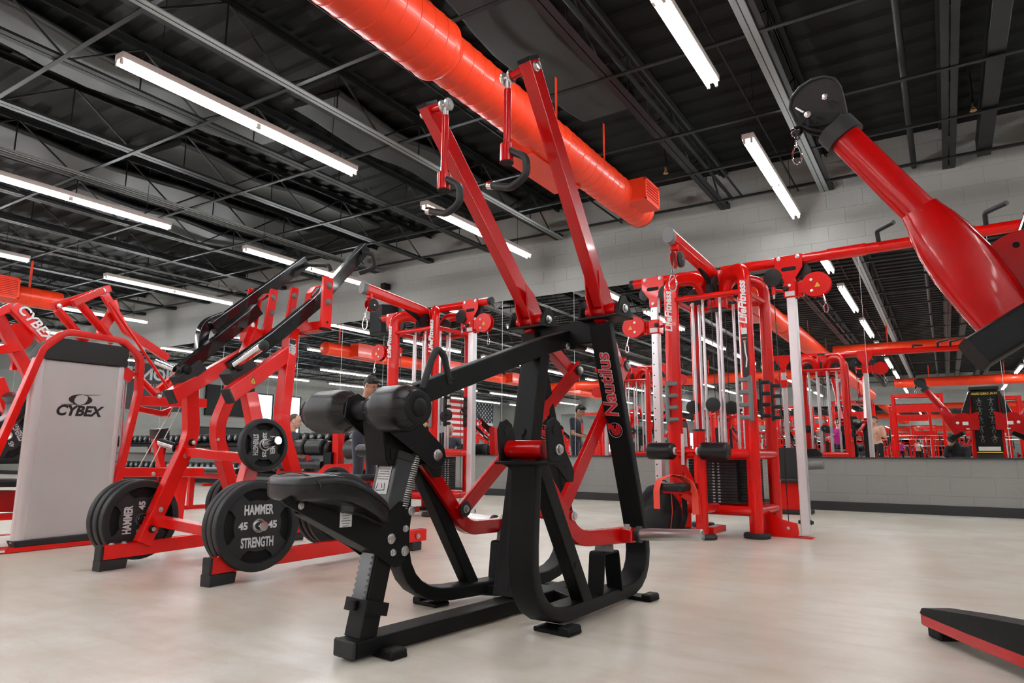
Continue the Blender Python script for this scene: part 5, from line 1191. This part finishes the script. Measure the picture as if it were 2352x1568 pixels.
MB().box(lw(836, 1108, 6.58), (.14, .1, .1)).build('foot_pad', MBLK, LM)
MB().tube([lw(820, 1070, 6.7), lw(816, 1037, 6.7)], .042).build('hand_grip', DKG, LM)
MB().bar([Vector((-.8, 0, .03)), Vector((1.2, 0, .03))], .1, .06, (0, 1, 0)).bar([(-.5, 0, .03), (-.5, 0, .42)], .08, .08, (1, 0, 0)).bar([(.9, -.5, .03), (.9, .4, .03)], .08, .06, (0, 0, 1)).build('floor_frame', RED, LM)
p = W(770, 1130, Y=6.35); plate(P45, (p.x, p.y, .235), -60, 20, 'black plate leaning low behind the black foreground seat pad', None)
# flat bench and small seat at the wall
FB = empty('weight_bench', 'flat black weight bench with red legs in front of the dumbbell rack', 'bench', (-6.9, 4.75, 0))
MB().bar([(-.55, 0, .44), (.55, 0, .44)], .27, .06, (0, 1, 0), r=.02).build('bench_pad', PAD, FB); MB().bar([(-.45, 0, .38), (.45, 0, .38)], .05, .06, (0, 1, 0)).bar([(-.42, 0, .02), (-.42, 0, .38)], .05, .06, (1, 0, 0)).bar([(.42, 0, .02), (.42, 0, .38)], .05, .06, (1, 0, 0)).bar([(-.42, -.25, .02), (-.42, .25, .02)], .05, .04, (0, 0, 1)).bar([(.42, -.25, .02), (.42, .25, .02)], .05, .04, (0, 0, 1)).build('bench_frame', RED, FB)
BB = empty('preacher_bench', 'small red bench with a black rimmed back by the wall right of the cable tower', 'bench', (-1.50, 8.2, 0))
MB().box((.0, 0, .022), (.42, .3, .04), bev=.01).build('base_foot', DKG, BB); MB().bar([(0, 0, .04), (0, 0, .34)], .2, .1, (1, 0, 0)).build('pedestal', RED, BB)
MB().box((0, 0, .36), (.34, .34, .04), bev=.01).build('seat_pad', DKG, BB); MB().prism([(-.19, .37), (.17, .37), (.15, .66), (.09, .72), (-.19, .72)], (0, .12, 0), (1, 0, 0), (0, 0, 1), .05).build('back_rim', DKG, BB); MB().prism([(-.16, .39), (.14, .39), (.12, .65), (.08, .69), (-.16, .69)], (0, .11, 0), (1, 0, 0), (0, 0, 1), .02).build('back_plate', DRED, BB)
MB().cyl((.17, .1, .52), (.34, .1, .53), .045).build('side_roller', GALV, BB)
# ================================================================ PEOPLE
def rz(a): return Matrix.Rotation(a, 3, 'Z')
def head_items(c, R, s=1.0):
    f = lambda x, y, z: Vector(c)+R @ Vector((x*s, y*s, z*s))
    return [('e', f(0, -.012, .03), (.077*s, .095*s, .092*s), R), ('e', f(0, .022, -.04), (.060*s, .070*s, .075*s), R), ('c', f(0, .035, -.092), .028*s, f(0, .055, -.085), .026*s),
            ('c', f(0, .088, .012), .008*s, f(0, .106, -.024), .013*s), ('e', f(.022, .085, .018), (.016*s, .012*s, .008*s), R), ('e', f(-.022, .085, .018), (.016*s, .012*s, .008*s), R),
            ('e', f(.0, .088, -.058), (.024*s, .012*s, .009*s), R), ('e', f(.078, -.005, -.005), (.010*s, .020*s, .032*s), R), ('e', f(-.078, -.005, -.005), (.010*s, .020*s, .032*s), R)]
def face_bits(c, R, parent, s=1.0):
    f = lambda x, y, z: Vector(c)+R @ Vector((x*s, y*s, z*s)); m_ = MB()
    for q in (-1, 1):
        m_.tube([f(q*.012, .098, .034), f(q*.026, .097, .038), f(q*.042, .086, .033)], .0035*s, seg=5); m_.ball(f(q*.026, .093, .018), .0055*s, 8)
    m_.build('eyes_and_brows', HAIR, parent)
def hand_items(w0, d, n, s=1.0):
    """w0 wrist, d direction of the hand, n palm normal"""
    d = Vector(d).normalized(); n = Vector(n); n = (n-d*n.dot(d)).normalized(); sd = d.cross(n); w0 = Vector(w0); R = Matrix((sd, d, n)).transposed(); it = []
    it.append(('e', w0+d*.045*s, (.040*s, .052*s, .016*s), R))
    for k, (x, L) in enumerate(((-.030, .060), (-.010, .072), (.010, .067), (.029, .052))):
        a = w0+d*.085*s+sd*x*s; b = a+(d*.75+n*.35)*L*.5*s; e = b+(d*.3+n*.8)*L*.5*s; it += [('c', a, .0092*s, b, .0085*s), ('c', b, .0085*s, e, .0072*s)]
    a = w0+d*.03*s-sd*.034*s; b = a+(d*.6-sd*.7+n*.3)*.035*s; e = b+(d*.9+n*.5)*.03*s; it += [('c', a, .012*s, b, .010*s), ('c', b, .010*s, e, .0085*s)]
    return it
def person(name, label, loc, yaw, joints, head_c, head_R, skin, shirt, pants, hair=None, shoes=MBLK, cap=None):
    """joints in local metres, x right, y forward"""
    r = empty(name, label, 'person', loc, yaw); J = {k: Vector(v) for k, v in joints.items()}; H = Vector(head_c)
    it = head_items(H, head_R)
    it += [('c', J['neck'], .056, H+head_R @ Vector((0, -.02, -.05)), .052), ('c', J['neck'], .06, J['chest'], .10), ('c', J['chest'], .12, J['hip'], .11)]
    for s in 'LR':
        it += [('c', J['sh'+s], .045, J['el'+s], .036), ('c', J['el'+s], .036, J['wr'+s], .024), ('c', J['hp'+s], .08, J['kn'+s], .052), ('c', J['kn'+s], .052, J['an'+s], .036)]
        d = (J['wr'+s]-J['el'+s]).normalized(); it += hand_items(J['wr'+s], d, (0, 0.2, -1) if abs(d.z) < .8 else (1 if s == 'L' else -1, 0, 0))
    body = blobmesh('body', it, skin, r, .0075, 4); face_bits(H, head_R, r)
    sh = [('e', J['chest'], (.175, .115, .16)), ('c', J['chest'], .125, J['hip'], .125), ('e', J['hip'], (.165, .125, .11)), ('c', J['neck']-Vector((0, 0, .04)), .062, J['chest'], .11)]
    for s in 'LR': sh += [('c', J['sh'+s], .064, J['sh'+s].lerp(J['el'+s], .62 if not cap else 1), .054), ('c', J['neck']-Vector((0, 0, .06)), .05, J['sh'+s], .062)]
    if cap:
        for s in 'LR': sh += [('c', J['el'+s], .055, J['wr'+s].lerp(J['el'+s], .12), .045)]
        sh += [('c', J['neck'], .085, J['neck']-Vector((0, .06, .03)), .08)]
    blobmesh('shirt', sh, shirt, r, .011, 5)
    pa = [('e', J['hip']-Vector((0, 0, .04)), (.165, .125, .11))]
    for s in 'LR': pa += [('c', J['hp'+s], .098, J['kn'+s], .070), ('c', J['kn'+s], .070, J['an'+s], .058)]
    blobmesh('trousers', pa, pants, r, .011, 5)
    for s in 'LR':
        a = J['an'+s]; blobmesh('shoe', [('c', (a.x, a.y-.03, .045), .042, (a.x, a.y+.14, .038), .038), ('c', (a.x, a.y, .05), .04, (a.x, a.y, .1), .042)], shoes, r, .009, 3)
    if hair: hair(r, H, head_R)
    return r
def short_hair(r, H, R, top=.016):
    f = lambda x, y, z: H+R @ Vector((x, y, z))
    blobmesh('hair', [('e', f(0, -.020, .050), (.083, .096, .080), R), ('e', f(0, -.045, .005), (.081, .066, .085), R), ('e', f(0, .052, .098), (.060, .042, .030), R)], HAIR, r, .006, 2)
hz = lambda r, H, R: blobmesh('hair_stubble', [('e', H+R @ Vector((0, -.022, .036)), (.0785, .092, .090), R)], mat('shaved_hair', (.10, .055, .04), .7), r, .006, 2)
hp = Matrix.Rotation(math.radians(-62-28), 3, 'Z')
man = person('person', 'standing man in navy T-shirt with short dark hair looking down, behind the thigh rollers', (-5.97, 6.10, 0), -93,
    dict(neck=(0, .02, 1.40), chest=(0, .0, 1.24), hip=(0, -.02, .96), shL=(-.19, 0, 1.35), shR=(.19, 0, 1.35), elL=(-.23, .02, 1.08), elR=(.23, .02, 1.08), wrL=(-.10, .22, 1.02), wrR=(.10, .22, 1.02),
         hpL=(-.09, 0, .90), hpR=(.09, 0, .90), knL=(-.11, .03, .50), knR=(.11, .03, .50), anL=(-.12, 0, .09), anR=(.12, 0, .09)), (0, .085, 1.545), Matrix.Rotation(math.radians(-34), 3, 'X'), SKIN, NAVY, NAVY, short_hair)
MB().box((0, .125, 1.20), (.10, .012, .20), bev=.005).build('shirt_print', STRAP, man)
MB().box((0, .30, 1.02), (.075, .15, .010), Matrix.Rotation(.35, 3, 'X'), .004).build('phone', MBLK, man)
MB().cyl((.086, .07, 1.535), (.090, .088, 1.512), .006, 8).cyl((-.086, .07, 1.535), (-.090, .088, 1.512), .006, 8).build('earbud', LAB, man); man.scale = (.94,)*3
p = W(673, 968, Y=6.98)
bald = person('person', 'seated man with shaved head in blue-grey T-shirt, behind the tall red mast', (p.x-.05, p.y, 0), -58,
    dict(neck=(0, .03, 1.02), chest=(0, -.02, .86), hip=(0, -.08, .60), shL=(-.21, .0, .94), shR=(.21, .0, .94), elL=(-.25, .06, .70), elR=(.26, .10, .69), wrL=(-.16, .30, .60), wrR=(.18, .32, .58),
         hpL=(-.10, -.05, .56), hpR=(.10, -.05, .56), knL=(-.16, .38, .54), knR=(.16, .38, .54), anL=(-.16, .40, .09), anR=(.16, .40, .09)), (0, .07, 1.16), Matrix.Rotation(math.radians(-12), 3, 'X'), SKIN2, BGREY, BGREY, hz)
MB().cyl((.084, .075, 1.155), (.088, .090, 1.135), .006, 8).cyl((-.084, .075, 1.155), (-.088, .090, 1.135), .006, 8).build('earbud', LAB, bald); bald.scale = (.95,)*3
# the photographer, crouching behind the camera and seen in the mirror
def capfn(r, H, R):
    f = lambda x, y, z: H+R @ Vector((x, y, z))
    blobmesh('cap', [('e', f(0, -.01, .055), (.090, .108, .082), R), ('c', f(-.045, .10, .055), .012, f(.045, .10, .055), .012), ('c', f(-.04, .13, .05), .010, f(.04, .13, .05), .010), ('c', f(0, .08, .055), .02, f(0, .15, .045), .012)], BCLO, r, .007, 2)
    blobmesh('hair', [('e', f(0, -.03, .0), (.080, .085, .08), R)], HAIR, r, .008, 2)
ph = person('person', 'crouching photographer in black cap and black hoodie holding a camera, reflected in the mirror', (.10, -.50, 0), 6,
    dict(neck=(.10, .10, .86), chest=(.14, .03, .70), hip=(.20, -.18, .42), shL=(-.06, .08, .80), shR=(.32, .05, .78), elL=(-.14, .20, .58), elR=(.30, .26, .56), wrL=(-.12, .33, .60), wrR=(.05, .36, .58),
         hpL=(.10, -.15, .38), hpR=(.28, -.15, .38), knL=(.02, .20, .46), knR=(.38, .20, .20), anL=(.02, .0, .09), anR=(.36, -.16, .12)), (.02, .17, .965), Matrix.Rotation(math.radians(-30), 3, 'X') @ Matrix.Rotation(.3, 3, 'Y'), SKIN, BCLO, BCLO, capfn, cap=True)
MB().box((-.07, .40, .60), (.13, .06, .095), bev=.012).cyl((-.07, .42, .60), (-.07, .445, .60), .036, 24).build('photo_camera', MBLK, ph)
# ================================================================ THE REST OF THE GYM, SEEN IN THE MIRROR
def rack():
    r = empty('power_rack', None, None)
    for x in (-.6, .6):
        for y in (-.45, .45): MB().box((x, y, 1.18), (.075, .075, 2.36), bev=.006).build('upright', RED, r)
        MB().box((x, 0, .05), (.075, 1.3, .075)).box((x, 0, 2.32), (.06, .83, .075)).build('side_rail', RED, r)
        MB().box((x, 0, .70), (.05, .86, .05)).build('safety_bar', MBLK, r)
    for y, z in ((.45, 2.32), (-.45, 2.32), (.45, .10)): MB().box((0, y, z), (1.13, .06, .075)).build('cross_member', RED, r)
    MB().box((0, .45, 1.95), (1.1, .02, .22)).build('name_plate', RED, r)
    MB().tube([(-.58, -.2, 2.28), (.58, -.2, 2.28)], .018).build('chin_bar', CHR, r)
    MB().tube([(-1.1, -.52, 1.22), (1.1, -.52, 1.22)], .014).tube([(-1.1, -.52, 1.22), (-.72, -.52, 1.22)], .025).tube([(.72, -.52, 1.22), (1.1, -.52, 1.22)], .025).build('barbell', CHR, r)
    MB().bar([(0, -1.2, .45), (0, .1, .45)], .28, .06, (1, 0, 0), r=.02).build('bench_pad', PAD, r); MB().bar([(0, -1.1, .02), (0, -1.1, .42)], .06, .06, (1, 0, 0)).bar([(0, -.1, .02), (0, -.1, .42)], .06, .06, (1, 0, 0)).build('bench_leg', RED, r)
    for s in (-1, 1): MB().lathe([(.03, 0), (.22, 0), (.225, .02), (.22, .04), (.03, .04)], (s*.80, -.52, 1.22), (1, 0, 0), 28).build('loaded_plate', RUB, r)
    return r
rk = rack()
spots = [(-.6, -4.9, 'nearest behind the photographer'), (-2.5, -6.8, 'second behind the photographer'), (1.3, -6.9, 'to the right behind the photographer'), (-4.6, -8.5, 'in the middle distance'), (-1.0, -10.5, 'far behind the photographer'), (2.2, -13, 'farthest right in the mirror'), (-8, -12, 'far left in the mirror'), (-5.0, -15.5, 'against the rear mirrors')]
for i, (x, y, lb) in enumerate(spots):
    o = rk if i == 0 else copy_tree(rk); o.location = (x, y, 0); o.rotation_euler.z = PI if i % 2 else 0; tag(o, 'red power rack with barbell seen in the mirror, '+lb, 'power rack', 'red power racks seen in the mirror')
def stand(mx_, loc, rot, lb, grp):
    o = copy_tree(mx_); o.location = loc; o.rotation_euler = (0, 0, math.radians(rot)); o['label'] = lb; o['group'] = grp; return o
stand(T1, (3.2, -3.2, 0), 90, 'red cable tower seen in the mirror to the right of the photographer', 'cable towers seen in the mirror')
stand(T2, (-10.5, -6.0, 0), 30, 'red cable tower seen in the mirror far left', 'cable towers seen in the mirror')
stand(T2, (-6.2, -5.0, 0), 60, 'red cable tower seen in the mirror left of the photographer', 'cable towers seen in the mirror')
for i, (x, y, r) in enumerate(((-9.4, -1.0, 60), (-12.2, -.6, 90), (-15.5, -1.5, 70), (-3.6, -3.0, 160), (-13, -7.5, 20))): stand(B, (x, y, 0), r, 'red plate-loaded machine with black arms seen in the mirror, %s' % ('near the left duct', 'second from the left duct', 'farthest left', 'behind the photographer', 'at the rear left')[i], 'plate machines seen in the mirror')
stand(C, (-14.0, 1.6, 0), 100, 'silver shroud machine seen in the mirror below the left duct', None)
# red-shrouded machine with the mirrored logo
CR_ = empty('selectorized_machine', 'red shrouded CYBEX machine seen in the mirror beside the standing man', 'exercise machine', (-8.1, 1.2, 0), 0)
MB().box((0, 0, .5), (.75, .5, .9), bev=.04).build('shroud', RED, CR_); mb = MB().text('CYBEX', (0, .253, .62), (-1, 0, 0), (0, 0, 1), .15, .002, fat=.004, shear=.2); mb.tube([(.15, .253, .76), (.0, .253, .80), (-.13, .253, .76), (.0, .253, .73), (.12, .253, .755)], .012, seg=5, bend=.04); mb.build('lettering', WHT, CR_)
MB().bar([(-.36, 0, .05), (-.36, 0, 1.7), (.36, 0, 1.7), (.36, 0, .05)], .07, .07, (0, 1, 0), bend=.12).build('frame', RED, CR_)
MB().bar([(-.9, .0, .05), (.4, 0, .05)], .08, .07, (0, 1, 0)).bar([(-.8, 0, .05), (-.8, 0, 1.3)], .07, .07, (0, 1, 0)).build('seat_frame', RED, CR_); MB().box((-.85, 0, .5), (.35, .35, .07), bev=.02).box((-.98, 0, .85), (.08, .3, .5), bev=.02).build('seat_pads', PAD, CR_)
# two gym goers far behind
def goer(lb, loc, yaw, shirt, pants, sk): 
    return person('person', lb, loc, yaw, dict(neck=(0, .0, 1.42), chest=(0, .0, 1.26), hip=(0, -.02, .96), shL=(-.18, 0, 1.37), shR=(.18, 0, 1.37), elL=(-.26, .02, 1.12), elR=(.26, .02, 1.12), wrL=(-.16, .18, 1.20), wrR=(.16, .18, 1.20),
         hpL=(-.09, 0, .90), hpR=(.09, 0, .90), knL=(-.11, .02, .50), knR=(.11, .02, .50), anL=(-.12, 0, .09), anR=(.12, 0, .09)), (0, .02, 1.58), Matrix.Identity(3), sk, shirt, pants, short_hair)
goer('person in magenta top with bare arms far away in the mirror', (-2.6, -3.9, 0), 0, MAG, BCLO, SKIN2)
goer('person in tan top and black trousers far away in the mirror', (-1.6, -3.2, 0), 20, SKIN2, BCLO, SKIN)
